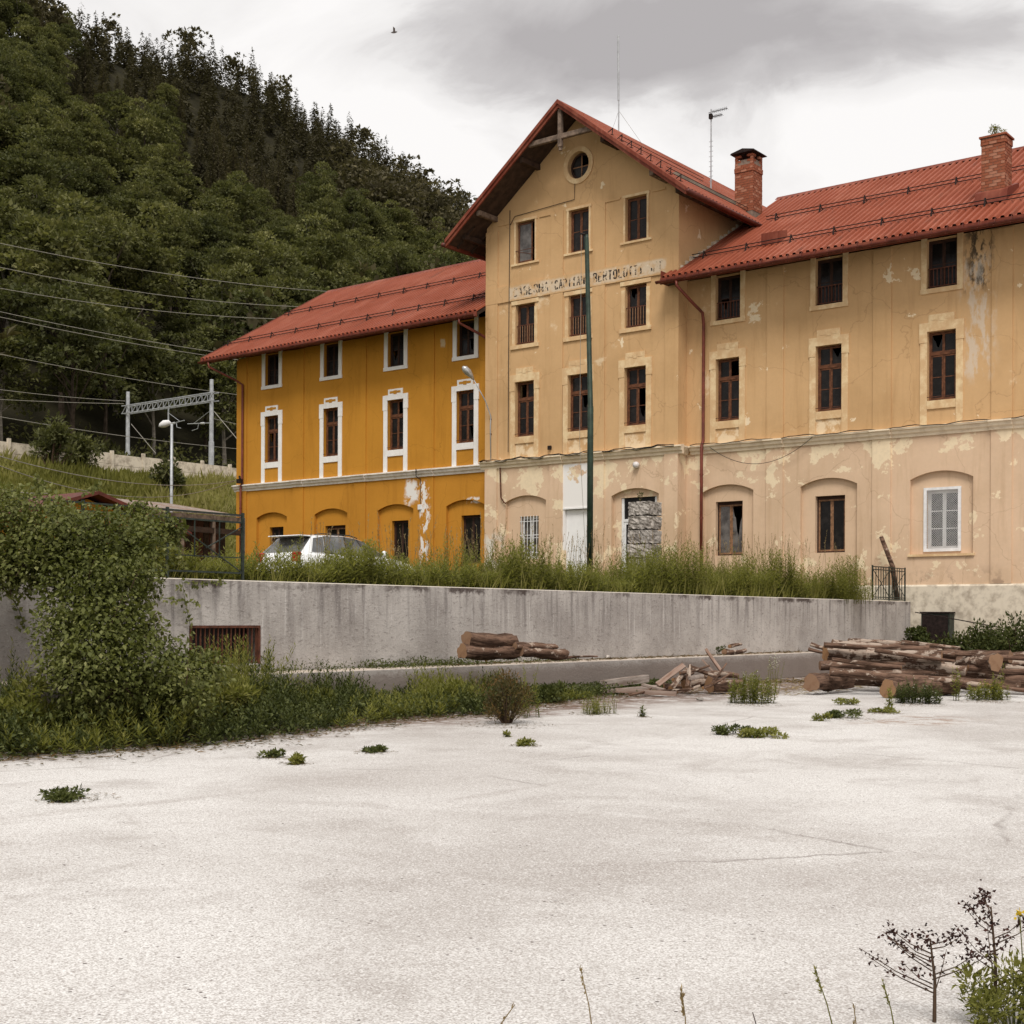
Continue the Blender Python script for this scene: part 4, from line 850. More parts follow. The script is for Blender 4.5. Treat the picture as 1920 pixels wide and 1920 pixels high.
# ------------------------------------------------------------------ forest
def broad_tree(seed, H=13., R=4.3):
    g = np.random.default_rng(seed); tk = MB(); crown = Fol()
    cz = H * .60; n = 50; d = unit(g.normal(size=(n, 3))); d[:, 2] = np.where(d[:, 2] < -.55, -d[:, 2], d[:, 2])
    lob = 1 + .25 * np.sin(d[:, 0] * 3.1 + seed) * np.cos(d[:, 1] * 2.7 + seed * 1.7) + .18 * g.normal(size=n)
    rad = (.45 + .55 * g.random(n) ** .5) * np.clip(lob, .6, 1.45); C = d * rad[:, None] * np.array([R, R, H * .40]) + [0, 0, cz]
    lean = g.normal(size=2) * .25
    tk.tube([(0, 0, -.8), (lean[0] * .3, lean[1] * .3, H * .2), (lean[0], lean[1], H * .45), (lean[0] * 1.5, lean[1] * 1.5, H * .8)], [.26, .2, .14, .04], 7)
    for k in range(9):
        c = C[g.integers(n)]; z0 = H * (.25 + .05 * k); b = Vector((lean[0] * z0 / H * 1.8, lean[1] * z0 / H * 1.8, z0)); c = Vector(c); mid = b.lerp(c, .5) + Vector((0, 0, .4)); tk.tube([b, mid, c], [.09, .06, .02], 5)
    for c in C:
        m = int(g.integers(85, 135)); r = g.uniform(.8, 1.6); dd = unit(g.normal(size=(m, 3)) + [0, 0, .75]); rr = r * (.5 + .5 * g.random(m) ** .4)
        P = c + dd * rr[:, None] * [1, 1, .6]; out = unit(c - [0, 0, cz - 1] + 1e-3)
        D = unit(dd * .8 + out * .5 + g.normal(size=(m, 3)) * .5 + [0, 0, -.25]); N = unit(dd + out + [0, 0, .9] + g.normal(size=(m, 3)) * .4)
        L = g.uniform(.30, .58, m); tone = np.clip(.45 + .22 * g.normal() + .2 * g.normal(size=m), 0, 1); V, Fq = leaves(P, D, N, L, L * g.uniform(.5, .75, m)); crown.put(V, Fq, tone)
    return tk, crown
def conifer(seed, H=17., R=2.7):
    g = np.random.default_rng(seed); tk = MB(); cr = Fol(); tk.tube([(0, 0, -.8), (0, 0, H * .5), (0, 0, H * .99)], [.24, .13, .015], 7)
    z = H * .10; a0 = 0.
    while z < H * .985:
        t = z / H; r = R * (1 - t) ** .82 * g.uniform(.75, 1.12) + .12; nb = int(g.integers(6, 10)); a0 += 1.1
        for k in range(nb):
            a = a0 + 2 * math.pi * k / nb + g.normal() * .22; rr = r * g.uniform(.68, 1.15); m = max(3, int(rr * 5.5)); u = np.linspace(.15, 1, m)
            dr = np.array([math.cos(a), math.sin(a), 0]); P = np.outer(u * rr, dr); P[:, 2] = z - .42 * rr * u ** 1.4 + .16 * rr * (u > .8) + g.normal(size=m) * .05
            side = np.array([-dr[1], dr[0], 0]); sg = np.where(np.arange(m) % 2, 1., -1.)[:, None]
            D = unit(dr * .75 + side * sg * .75 * (1 - .5 * u[:, None]) + np.array([0, 0, -.35]) + g.normal(size=(m, 3)) * .2); N = unit(np.array([0, 0, 1.]) + dr * .3 + g.normal(size=(m, 3)) * .25)
            L = (.36 + .34 * (1 - t)) * g.uniform(.8, 1.3, m); V, Fq = leaves(P, D, N, L, L * .42, -.05); cr.put(V, Fq, np.clip(.42 + .2 * g.normal() + .15 * g.normal(size=m), 0, 1))
        z += H * .020 + .12 * (1 - t)
    P = np.array([[0, 0, H * .97]] * 5) ; cr.lv(P, rdir(5) * .3 + [0, 0, 1], rdir(5), .5, .1)
    return tk, cr
protos = {}
for k in range(6):
    tk, cr = broad_tree(100 + k, [12.5, 14, 11, 13.5, 10.5, 15][k], [4.3, 4.0, 3.9, 4.8, 3.4, 4.2][k]); protos['b', k] = (tk, cr)
for k in range(5):
    tk, cr = conifer(200 + k, [17, 15, 19, 13.5, 16][k], [3.7, 3.3, 3.9, 3.6, 2.9][k]); protos['c', k] = (tk, cr)
pm = {}
for key, (tk, cr) in protos.items():
    me = bpy.data.meshes.new('trunk'); me.from_pydata(tk.v, [], tk.f); me.materials.append(M['trunk_pale' if key in (('b', 2), ('b', 4)) else 'trunk_bark']); me.update()
    pm[key] = (me, cr.mesh('crown', 'leaf_broad' if key[0] == 'b' else 'leaf_conifer'), np.concatenate(cr.V), np.concatenate(cr.T))
ROOF_X = [0, 440, 616, 905, 912, 1045, 1290, 1435, 1920]; ROOF_Y = [1400, 660, 545, 495, 420, 195, 350, 375, 285]
spots = []
gx = 101.
while gx < 232:
    s = (gx - 95) / 115; sp = 6.2 if s < .3 else (5.2 if s < .5 else 3.9); gy = 35.
    while gy < 290:
        x = -(gx + NR.uniform(-.42, .42) * sp); y = gy + NR.uniform(-.42, .42) * sp; z = float(hill(x, y)); gy += sp
        q = pix((x, y, z + 12)); b0_ = pix((x, y, z))
        if q[2] < 20 or q[0] < -190 or q[0] > 1150: continue
        pc = float(sstep(.36, .80, s + .16 * math.sin(x * .05 + y * .07) + .22 * (NR.random() - .5))) * (.35 + .65 * float(sstep(0, 260, q[0])))
        kind = 'c' if NR.random() < pc * .95 else 'b'
        hidden = q[1] > np.interp(q[0], ROOF_X, ROOF_Y) + 6
        inframe = -30 < q[0] < 930 and q[1] < 900 and b0_[1] > 0
        spots.append((x, y, z, kind, s, q, hidden, inframe))
    gx += sp
order = sorted([i for i, s in enumerate(spots) if s[7] and not s[6]], key=lambda i: spots[i][5][2])
chosen = set(order[:285])
rest = Fol()
for i, (x, y, z, kind, s, q, hidden, inframe) in enumerate(spots):
    k = int(NR.integers(6 if kind == 'b' else 5)); sc = NR.uniform(.75, 1.2) * (.62 - .12 * min(1, s) if kind == 'c' else 1.02 - .38 * min(1, s)); rot = NR.uniform(0, 6.28); tkm, crm, PV, PT = pm[kind, k]
    if i in chosen:
        zone = 'at the forest foot' if s < .14 else 'low on the forested slope' if s < .38 else 'halfway up the forested slope' if s < .66 else 'high on the forested slope' if s < .9 else 'on the skyline of the hill'
        side = 'at the left edge' if q[0] < 110 else 'over the shed roof' if q[0] < 240 else 'over the gantry' if q[0] < 410 else 'over the ochre eave' if q[0] < 540 else 'over the ochre ridge' if q[0] < 720 else 'beside the tower'
        look = ('tall ' if sc > .56 else 'small ') if kind == 'c' else ('big ' if sc > .98 else 'small ' if sc < .72 else '')
        t = thing('spruce_tree' if kind == 'c' else 'broadleaf_tree', look + (('dark slender spruce ' if k == 4 else 'dark pointed spruce ') if kind == 'c' else ('pale-trunked green tree ' if k in (2, 4) else 'rounded olive tree ')) + zone + ', ' + side, 'tree', (x, y, z), 'trees on the forested hillside', rot)
        t.scale = (sc, sc, sc * (NR.uniform(.7, 1.08) if kind == 'c' else NR.uniform(.9, 1.15)))
        for nm, me in (('trunk', tkm), ('crown', crm)):
            o = bpy.data.objects.new(nm, me); COL.objects.link(o); o.parent = t
    else:
        if hidden and q[1] > np.interp(q[0], ROOF_X, ROOF_Y) + 160: continue
        nl = len(PV) // 4; idx = NR.choice(nl, min(nl, 330 if kind == 'c' else 420), replace=False); V = PV.reshape(-1, 4, 3)[idx].copy(); c = V.mean(1, keepdims=True); V = c + (V - c) * (2.3 if kind == 'c' else 2.6)
        V = V.reshape(-1, 3) * sc; cr_, sr_ = math.cos(rot), math.sin(rot); V = np.stack([V[:, 0] * cr_ - V[:, 1] * sr_ + x, V[:, 0] * sr_ + V[:, 1] * cr_ + y, V[:, 2] + z], 1)
        rest.put(V, np.arange(len(V), dtype=np.int32).reshape(-1, 4), PT.reshape(-1, 4)[idx].reshape(-1) * (.35 if kind == 'c' else .9))
rest.obj('forest_canopy', 'leaf_conifer', kind='stuff', label='dense dark forest filling the upper hillside behind')
# undergrowth at the forest foot
f = Fol(); n = 9000; X = NR.uniform(-103, -95.5, n); Y = NR.uniform(45, 150, n); Z = hill(X, Y) + NR.random(n) ** 1.5 * 2.6 * (.5 + .5 * np.sin(Y * .7) * np.sin(Y * .23))
f.lv(np.stack([X, Y, Z], 1), rdir(n) + [.4, 0, .2], rdir(n) + [.5, 0, 1.2], NR.uniform(.35, .7, n), NR.uniform(.2, .4, n)); f.obj('undergrowth', 'leaf_broad', kind='stuff', label='leafy undergrowth along the foot of the forest')
# grass on the embankment
f = Fol(); n = 15000; X = NR.uniform(-77.5, -56, n); Y = NR.uniform(22, 92, n); keep = NR.random(n) < .35 + .65 * np.sin(X * .9 + Y * .35) ** 2; X, Y = X[keep], Y[keep]; n = len(X); Z = hill(X, Y) - .05
hgt = .35 + .55 * (.5 + .5 * np.sin(X * .55 - Y * .42)) * NR.random(n) + .25 * NR.random(n)
for k in range(6):
    P = np.stack([X + NR.normal(size=n) * .16, Y + NR.normal(size=n) * .16, Z], 1); D = np.stack([NR.normal(size=n) * .4, NR.normal(size=n) * .4, np.ones(n)], 1)
    f.lv(P, D, rdir(n) + [.8, -.4, .3], hgt * NR.uniform(.7, 1.3, n), hgt * .17, np.clip(.5 + .35 * np.sin(X * .4 + Y * .3) + .2 * NR.normal(size=n), 0, 1), .02)
f.obj('embankment_grass', 'grass_tall', kind='stuff', label='long grass covering the railway embankment')
def shrub(name, label, loc, r, h, mat, nl, leaf=(.12, .2), group=None, cat='shrub', tone=.5, stem='stem_brown', up_=.3, asp=.5):
    g = Fol(); st = MB(); C = []
    for k in range(max(6, int(nl / 90))):
        d = unit(NR.normal(size=3)); C.append(np.array([d[0] * r * NR.uniform(.2, .85), d[1] * r * NR.uniform(.2, .85), h * (.22 + .72 * NR.random() ** .8) * (1 - .25 * (d[0] ** 2 + d[1] ** 2))]))
    for c in C:
        m = nl // len(C); rr = r * NR.uniform(.22, .42); dd = rdir(m); P = np.array(loc) + c + dd * rr * (.3 + .7 * NR.random((m, 1))) * [1, 1, min(1., h / r)]; P[:, 2] = np.maximum(P[:, 2], loc[2] + .01)
        L = NR.uniform(*leaf, m); g.lv(P, dd + NR.normal(size=(m, 3)) * .5 + [0, 0, up_], dd * .6 + [0, 0, .9] + NR.normal(size=(m, 3)) * .3, L, L * asp, np.clip(tone + .18 * NR.normal() + .2 * NR.normal(size=m), 0, 1))
        st.tube([np.array(loc) + [c[0] * .15, c[1] * .15, -.03], np.array(loc) + c * [.6, .6, .55], np.array(loc) + c], [.02 * h, .012 * h, .005 * h], 5)
    t = thing(name, label, cat, loc, group); g.obj('foliage', mat, t, loc, kind='stuff'); st.build('stems', M[stem], t, origin=loc, kind='stuff'); return t
for x, y, D, r, h, lab in ((95, 850, 84, 1.9, 3.4, 'round pale green shrub against the railway wall'), (150, 862, 86, 1.5, 2.6, 'smaller shrub right of the round one by the railway wall'), (235, 868, 92, 1.1, 1.6, 'low bush in front of the left gantry post'), (318, 890, 88, 1.6, 2.2, 'dark bush behind the lamp post on the embankment')):
    p = at(x, y, D); p[2] = float(hill(p[0], p[1])) - .1; shrub('shrub', lab, tuple(p), r, h, 'leaf_broad', 1500, (.2, .4), 'shrubs on the embankment')
# ------------------------------------------------------------------ railway: wall, gantry, wires, lamp
rwl = thing('railway_fence', 'low pale concrete panel fence along the top of the embankment', 'fence', (-76, 55, 10.9)); pp = fp = None
y = 34.
while y < 92:
    zz = float(hill(-76, y)) ; h = NR.uniform(-.06, .06)
    if pp is None: pp = MB().box(-76.1, -75.9, y - .1, y + .1, zz - .4, zz + 1.55).build('post', M['plinth_plaster'], rwl); fp = MB().box(-76.04, -75.97, y + .1, y + 2.4, zz + .62, zz + 1.32).build('panel', M['plinth_plaster'], rwl); fq = MB().box(-76.04, -75.97, y + .1, y + 2.4, zz - .2, zz + .60).build('panel', M['plinth_plaster'], rwl)
    else:
        for src, dy in ((pp, 0), (fp, 1.25), (fq, 1.25)): share(src, src.name.split('.')[0], rwl, (-76, y + dy, WL[src.name][2] + h))
    y += 2.5
P1, P2 = at(399, 712, 100), at(236, 735, 106); GY = 64.9
gn = thing('railway_gantry', 'steel lattice railway gantry spanning two grey posts above the embankment', 'gantry', (-84, GY, 11))
for x_, zt, in ((P1[0], 19.1), (P2[0], 19.2)): MB().tube([(x_, GY, 10.9), (x_, GY, 14.5), (x_, GY, 14.52), (x_, GY, zt)], [.20, .20, .16, .14], 10).build('post', M['steel_grey'], gn, smooth=False)
ZB = float(at(399, 745, 100)[2]); bm_ = MB(); xa, xb = P2[0] - .5, P1[0] + .55
for dy in (-.22, .22):
    for dz in (-.3, .3): bm_.bar((xa, GY + dy, ZB + dz), (xb, GY + dy, ZB + dz), .07, .07)
bm_.build('beam_chord', M['steel_grey'], gn); nb = 17
for i in range(nb):
    xx = xa + (xb - xa) * (i + .05) / nb; dx = (xb - xa) / nb
    MB().bar((xx, GY - .22, ZB - .3), (xx + dx * .9, GY - .22, ZB + .3), .05, .05).bar((xx + .02, GY + .22, ZB - .3), (xx + .02, GY + .22, ZB + .3), .045, .045).bar((xx + .04, GY - .22, ZB - .3), (xx + .04, GY + .22, ZB - .3), .04, .04).build('lattice_bar', M['steel_grey'], gn)
for xx, L, s in ((P1[0] - .15, 2.6, -1), ((P1[0] + P2[0]) / 2, 1.9, 1)):
    zc = ZB - 1.9 if s < 0 else ZB - 1.6
    a = MB()
    if s > 0: a.tube([(xx, GY, ZB - .3), (xx, GY, zc - .1)], .06, 6)
    a.tube([(xx, GY, zc), (xx + s * L, GY, zc + .15)], .035, 6).tube([(xx, GY, zc + .9), (xx + s * L * .75, GY, zc + .1)], .02, 6).tube([(xx + s * L * .5, GY, zc + .1), (xx + s * L * .55, GY, zc - .3), (xx + s * L * .8, GY, zc - .4)], .025, 6)
    a = a.build('cantilever', M['steel_grey'], gn); MB().tube([(xx + s * L * .25, GY, zc + .04), (xx + s * L * .4, GY, zc + .06)], .08, 8).build('insulator', M['ceramic'], a)
def wire(label, pts, r=.03, mat='wire_grey', sag=.0, group='overhead wires on the left', name='overhead_wire'):
    a, b = (np.array(p, float) for p in pts); P = []
    for i in range(25):
        t = i / 24; q_ = a + (b - a) * t; q_[2] -= sag * 4 * t * (1 - t); P.append(q_)
    MB().tube(P, r, 5).build(name, M[mat], None, label=label, cat='wire', group=group)
wl_ = [((-20, 452), (640, 548), -78.5, 'topmost overhead wire crossing the forest on the left', .5), ((-20, 497), (560, 575), -80, 'second overhead wire from the top, below the topmost one', .5), ((-20, 537), (520, 598), -82, 'third overhead wire from the top, reaching the ochre roof', .4),
       ((-20, 580), (460, 668), -79, 'upper wire of the close pair running to the ochre eave', .2), ((-20, 590), (455, 676), -79.4, 'lower wire of the close pair running to the ochre eave', .2), ((-20, 660), (460, 742), -83, 'overhead wire passing above the gantry posts', .2),
       ((-20, 728), (235, 752), -89.2, 'wire ending at the left gantry post', .1), ((-20, 748), (232, 757), -89.0, 'level wire just under the one ending at the left gantry post', .05), ((-20, 778), (450, 842), -80.5, 'lowest contact wire below the gantry beam', .2), ((400, 785), (455, 798), -79.2, 'short wire right of the right gantry post', .0)]
for p_, q_, X, lab, sg in wl_: wire(lab, (onX(*p_, X), onX(*q_, X)), .021, sag=sg)
wire('dark stay cable slanting down from the right gantry post', (at(402, 772, 99.5), at(447, 826, 98)), .03, 'wire_grey'); wire('stay cable slanting down from the left gantry post', (at(246, 795, 105), at(292, 850, 100)), .025, 'wire_grey')
# telephone cables drooping over the grass to the ochre corner
A0 = np.array([-50.5, 42.9, 8.1])
for lab, p_, D, sg in (('sagging cable across the grass to the ochre corner', (-20, 850), 42, .55), ('second sagging cable just below it across the grass', (-20, 866), 42, .95)): wire(lab, (at(*p_, D), A0), .016, 'wire_grey', sg, 'cables to the ochre building', 'telephone_cable')
wire('short pale cable above the vines at the left edge', (at(-20, 913, 30), at(90, 925, 34)), .014, 'wire_grey', .05, None, 'telephone_cable')
# platform lamp
lp = at(322, 795, 78); lz = float(hill(lp[0], lp[1]))
t = thing('lamp_post', 'slim grey lamp post with a white oval head on the embankment', 'lamp', (lp[0], lp[1], lz))
MB().tube([(lp[0], lp[1], lz - .3), (lp[0], lp[1], lz + 2.0), (lp[0], lp[1], lp[2])], [.11, .09, .075], 8).build('post', M['steel_grey'], t, smooth=True)
hd = at(308, 798, 78); MB().tube([(lp[0], lp[1], lp[2] - .05), tuple(lp * .45 + hd * .55 + [0, 0, .18]), tuple(hd)], .035, 6).build('arm', M['steel_grey'], t)
dr = unit(hd - lp); hh = MB(); hh.tube([tuple(hd - dr * .42 + [0, 0, .05]), tuple(hd - dr * .28 + [0, 0, .10]), tuple(hd + [0, 0, .10]), tuple(hd + dr * .22 + [0, 0, .05]), tuple(hd + dr * .32)], [.03, .17, .22, .14, .02], 12); hh.build('lamp_head', M['white_paint'], t, smooth=True)

# ------------------------------------------------------------------ sheds on the terrace at the left
sp_ = at(185, 920, 36); gx0, gy0 = sp_[0], sp_[1]; tz = float(terr(gx0)); pk = sp_[2]
sh = thing('ochre_shed', 'small ochre shed with a brown gabled roof half hidden by vines', 'shed', (gx0, gy0 + 2.5, tz))
A = MB(); hw = 2.6; A.prism([(gy0 - hw, tz - .2), (gy0 + hw, tz - .2), (gy0 + hw, pk - .95), (gy0, pk - .2), (gy0 - hw, pk - .95)], 'x', gx0 - 6, gx0 - .5); A.build('wall', M['ochre_plaster'], sh)
for s in (-1, 1): MB().prism([(gy0, pk), (gy0 + s * (hw + .5), pk - .95), (gy0 + s * (hw + .5), pk - 1.05), (gy0, pk - .1)], 'x', gx0 - 6.3, gx0).build('roof', M['gutter_brown'], sh)
MB().box(gx0 - .52, gx0 - .47, gy0 - .5, gy0 + .5, tz, tz + 2.0).build('door', M['dark_timber'], sh)
q = at(385, 958, 44); tz2 = float(terr(q[0])); lt = thing('timber_lean_to', 'weathered brown timber lean-to with a grey sheet roof behind the railing', 'shed', (q[0], q[1], tz2))
e0, e1 = at(318, 955, 43), at(447, 966, 47); dv = unit(e1 - e0); nv = np.array([-dv[1], dv[0], 0]); r_ = MB()
def qz(p, z): return (p[0], p[1], z)
a_, b_ = e0 - dv * 1.2, e1 + dv * .3
for k in range(12):
    u0, u1 = k / 12, (k + 1) / 12; p0, p1 = a_ + (b_ - a_) * (u0 + .004), a_ + (b_ - a_) * (u1 - .004); zz = [p0[2], p1[2]]
    MB().add([qz(p0, zz[0]), qz(p1, zz[1]), qz(p1 + nv * 3, zz[1] + .5), qz(p0 + nv * 3, zz[0] + .5), qz(p0, zz[0] - .06), qz(p1, zz[1] - .06), qz(p1 + nv * 3, zz[1] + .44), qz(p0 + nv * 3, zz[0] + .44)], [(0, 1, 2, 3), (7, 6, 5, 4), (0, 4, 5, 1), (1, 5, 6, 2), (2, 6, 7, 3), (3, 7, 4, 0)]).build('roof_sheet', M['plank_grey'], lt)
MB().bar(a_ + [0, 0, -.55], b_ + [0, 0, -.62], .12, .18).build('beam', M['dark_timber'], lt); MB().bar(a_ + [0, 0, -.16], b_ + [0, 0, -.16], .1, .14).build('beam', M['old_timber'], lt)
for k in range(16):
    p0 = a_ + (b_ - a_) * ((k + .5) / 16) + nv * .7; MB().bar(qz(p0, tz2 - .1), qz(p0, p0[2] - .15), .30, .04, tuple(nv)).build('plank', M['iron_rust' if k % 3 else 'dark_timber'], lt)
for k in (0, .33, .66, 1.): p0 = a_ + (b_ - a_) * k; MB().bar(qz(p0, tz2 - .1), qz(p0, p0[2] - .08), .12, .12).build('post', M['old_timber'], lt)

# ------------------------------------------------------------------ railings on the retaining wall
def railing(label, y0, y1, style, pn):
    t = thing('railing', label, 'railing', (-17.02, (y0 + y1) / 2, 2.14), 'green railings on the retaining wall'); X = -17.02; z0, z1 = 2.14, 3.22; n = pn; d = (y1 - y0) / n
    for i in range(n + 1): MB().box(X - .02, X + .02, y0 + d * i - .02, y0 + d * i + .02, z0 - .02, z1 + .02).build('post', M['rail_green'], t)
    for z in ((z1 - .02, z1 - .14, z0 + .12) if style == 'cross' else (z1 - .02, z1 - .11, z0 + .05, z0 + .11)): MB().box(X - .013, X + .013, y0, y1, z - .014, z + .014).build('rail', M['rail_green'], t)
    for i in range(n):
        a, b = y0 + d * i, y0 + d * (i + 1)
        if style == 'cross':
            for k, (p_, q_) in enumerate((((a, z1 - .14), (b, z0 + .12)), ((b, z1 - .2), ((a + b) / 2, z0 + .5)))): MB().bar((X + .003, p_[0], p_[1]), (X + .003, q_[0], q_[1]), .016, .016, (1, 0, 0)).build('brace', M['rail_green'], t)
            for u in (.35, .68): MB().box(X - .008, X + .008, a + d * u - .008, a + d * u + .008, z0 + .35, z1 - .14).build('baluster', M['rail_green'], t)
            MB().box(X - .008, X + .008, a + d * .1, b - .02, z0 + .36, z0 + .376).build('rail', M['rail_green'], t)
        else:
            for u in (.2, .35, .5, .65, .8): MB().box(X - .01, X + .01, a + d * u - .01, a + d * u + .01, z0 + .05, z1 - .02).build('baluster', M['rail_green'], t)
            for p_, q_ in (((a, z1 - .11), (b, z0 + .11)), ((b, z1 - .11), (a, z0 + .11))): MB().bar((X + .014, p_[0], p_[1]), (X + .014, q_[0], q_[1]), .016, .016, (1, 0, 0)).build('brace', M['rail_green'], t)
    return t
railing('rusty green metal railing tangled in vines at the left', 8.6, float(onX(455, 1000, -17.02)[1]), 'cross', 4)
railing('dark green barred railing at the right end of the concrete wall', float(onX(1636, 1090, -17.02)[1]), 42.44, 'bars', 2)
ps = onX(1693, 1118, -17.3); pe = at(1652, 1006, float(pix(ps)[2]) + .2)
lpst = MB().tube([tuple(ps + [-.2, 0, -.1]), tuple((ps + pe) / 2 + [.02, 0, 0]), tuple(pe)], [.085, .08, .07], 9).build('leaning_post', M['log_bark'], None, smooth=True, label='thick dark timber post leaning against the right railing', cat='post')
# dark cabinet board beside the wall end
q0, q1 = onY(1730, 1150, 42.75), onY(1783, 1150, 42.75); cabt = thing('metal_cabinet', 'dark grey metal cabinet standing against the pale plinth behind bushes', 'cabinet', ((q0[0] + q1[0]) / 2, 42.8, 0))
MB().box(q0[0], q1[0], 42.62, 43.05, 0, q0[2]).build('body', M['rail_green'], cabt, bevel=.01); MB().box(q0[0] - .03, q1[0] + .03, 42.58, 43.07, q0[2] + .002, q0[2] + .05).build('lid', M['iron_dark'], cabt); MB().box(q0[0] + .04, q1[0] - .04, 42.605, 42.618, .08, q0[2] - .06).build('door', M['iron_dark'], cabt)
MB().tube([tuple(onY(1716, 1148, 42.3)), tuple(onY(1775, 1158, 42.3)), tuple(onY(1850, 1172, 42.0)), tuple(onY(1925, 1186, 41.7))], .018, 6).build('hand_rail', M['iron_dark'], None, label='thin dark sloping rail crossing in front of the pale plinth', cat='rail')

# ------------------------------------------------------------------ flagpole, pillar, antennas, bird
fb = at(1106, 1040, 38); ft = at(1100, 440, 38); fz = float(terr(fb[0]))
t = thing('flagpole', 'tall dark green flagpole standing in front of the gabled tower', 'pole', (fb[0], fb[1], fz))
MB().tube([(fb[0], fb[1], fz - .1), (fb[0], fb[1], 7.5), (fb[0], fb[1], 7.52), (ft[0], ft[1], ft[2] - .1), (ft[0], ft[1], ft[2])], [.088, .085, .074, .062, .04], 14).build('pole', M['pole_green'], t, smooth=True)
MB().tube([(ft[0] - .02, ft[1] - .05, ft[2]), (ft[0] - .14, ft[1] - .1, ft[2] + .03)], .03, 8).build('pulley', M['iron_dark'], t); MB().tube([(ft[0] - .11, ft[1] - .1, ft[2]), (ft[0] - .14, ft[1] - .1, 6.5), (fb[0] - .1, fb[1] - .06, fz + 1.2)], .006, 5).build('halyard', M['wire_grey'], t)
q0 = at(1178, 940, 40); q1 = at(1240, 940, 40); cxp, cyp = (q0[0] + q1[0]) / 2, (q0[1] + q1[1]) / 2; hw = .36; zb = float(terr(cxp)); zt = q0[2]
t = thing('stone_pillar', 'rough hewn grey stone block pillar in front of the entrance', 'pillar', (cxp, cyp, zb)); nz = 7; hcz = (zt - zb) / nz
def rough_block(x0, x1, y0, y1, z0, z1, j=.018, div=6):
    bm = bmesh.new(); bmesh.ops.create_cube(bm, size=1); bmesh.ops.subdivide_edges(bm, edges=bm.edges[:], cuts=div, use_grid_fill=True)
    for v in bm.verts:
        v.co = Vector((x0 + (v.co.x + .5) * (x1 - x0), y0 + (v.co.y + .5) * (y1 - y0), z0 + (v.co.z + .5) * (z1 - z0))); v.co += Vector([rng.uniform(-j, j) for _ in range(3)])
    m = MB(); bm.verts.index_update(); m.add([v.co for v in bm.verts], [[v.index for v in f.verts] for f in bm.faces]); bm.free(); return m
for k in range(nz):
    z0, z1 = zb + hcz * k - (.1 if k == 0 else 0), zb + hcz * (k + 1) - .035
    if k % 2: sp2 = [(-hw, hw)]
    else: s_ = rng.uniform(-.12, .12); sp2 = [(-hw, s_ - .008), (s_ + .008, hw)]
    for a, b in sp2: rough_block(cxp + a, cxp + b, cyp - hw + rng.uniform(-.02, .02), cyp + hw, z0, z1).build('block', M['rough_stone'], t)
mb_, mt_ = onX(1160, 240, TXM), onX(1155, 63, TXM); t = thing('antenna_mast', 'tall thin aerial mast on the tower ridge', 'antenna', (TXM, mb_[1], 21.0))
MB().tube([(TXM, mb_[1], 20.9), (TXM, mb_[1], 22.3), (TXM - .02, mb_[1] - .03, mt_[2])], [.028, .028, .024], 8).tube([(TXM - .01, mb_[1], 22.4), (TXM - .02, mb_[1] - .03, mt_[2] - .02)], .042, 8).build('mast', M['steel_grey'], t)
for dx, dy in ((-1.0, .3), (1.1, .4)): MB().tube([(TXM, mb_[1], 22.0), (TXM + dx, mb_[1] + dy, rz(TXM + dx) + .05)], .006, 4).build('guy_wire', M['wire_grey'], t)
ab, at_ = onY(1333, 335, 47.6), onY(1333, 205, 47.6); zr = rz(ab[0]); t = thing('tv_aerial', 'television aerial on a stepped pole beside the brick chimney', 'antenna', (ab[0], 47.6, zr))
MB().tube([(ab[0], 47.6, zr - .1), (ab[0], 47.6, at_[2])], .03, 8).build('pole', M['steel_grey'], t)
for k in range(9): z = zr + .4 + k * .2; MB().tube([(ab[0] - .09, 47.6, z), (ab[0] + .09, 47.6, z)], .01, 5).build('rung', M['steel_grey'], t)
for z, L in ((at_[2] - .12, .72), (at_[2] - .32, .5)):
    bmm = MB().tube([(ab[0] - .12, 47.6, z), (ab[0] + L, 47.62, z)], .013, 6).build('boom', M['iron_dark'], t)
    for k in range(8): x_ = ab[0] + .08 + (L - .1) * k / 7; MB().tube([(x_, 47.6, z - .07), (x_, 47.6, z + .07)], .007, 4).tube([(x_, 47.45, z), (x_, 47.75, z)], .006, 4).build('element', M['iron_dark'], bmm)
MB().box(ab[0] - .06, ab[0] + .06, 47.5, 47.62, at_[2] - .4, at_[2] - .2).build('amplifier', M['iron_dark'], t)
bp = at(739, 60, 70); b = MB(); R_ = rt; s_ = .21
def bpt(u, v, w_=0): return tuple(bp + R_ * u * s_ + up * v * s_ + fw * w_ * s_)
b.tube([bpt(-.8, -.15), bpt(-.35, -.1), bpt(.2, 0), bpt(.6, .05), bpt(.8, .05)], [.01, .05, .06, .035, .008], 7)
b.add([bpt(-.25, 0), bpt(.25, .03), bpt(-.05, 1.2, .4), bpt(-.35, 1.6, .6)], [(0, 1, 2, 3)]); b.add([bpt(-.25, -.02, -.05), bpt(.25, 0, -.05), bpt(.3, .5, -1.0), bpt(-.1, .7, -1.5)], [(0, 1, 2, 3)]); b.add([bpt(-.75, -.12), bpt(-1.15, -.1, .15), bpt(-1.15, -.25, -.15)], [(0, 1, 2)])
b.build('bird', M['feather'], None, label='small dark bird flying in the cloudy sky', cat='bird', fix=False)

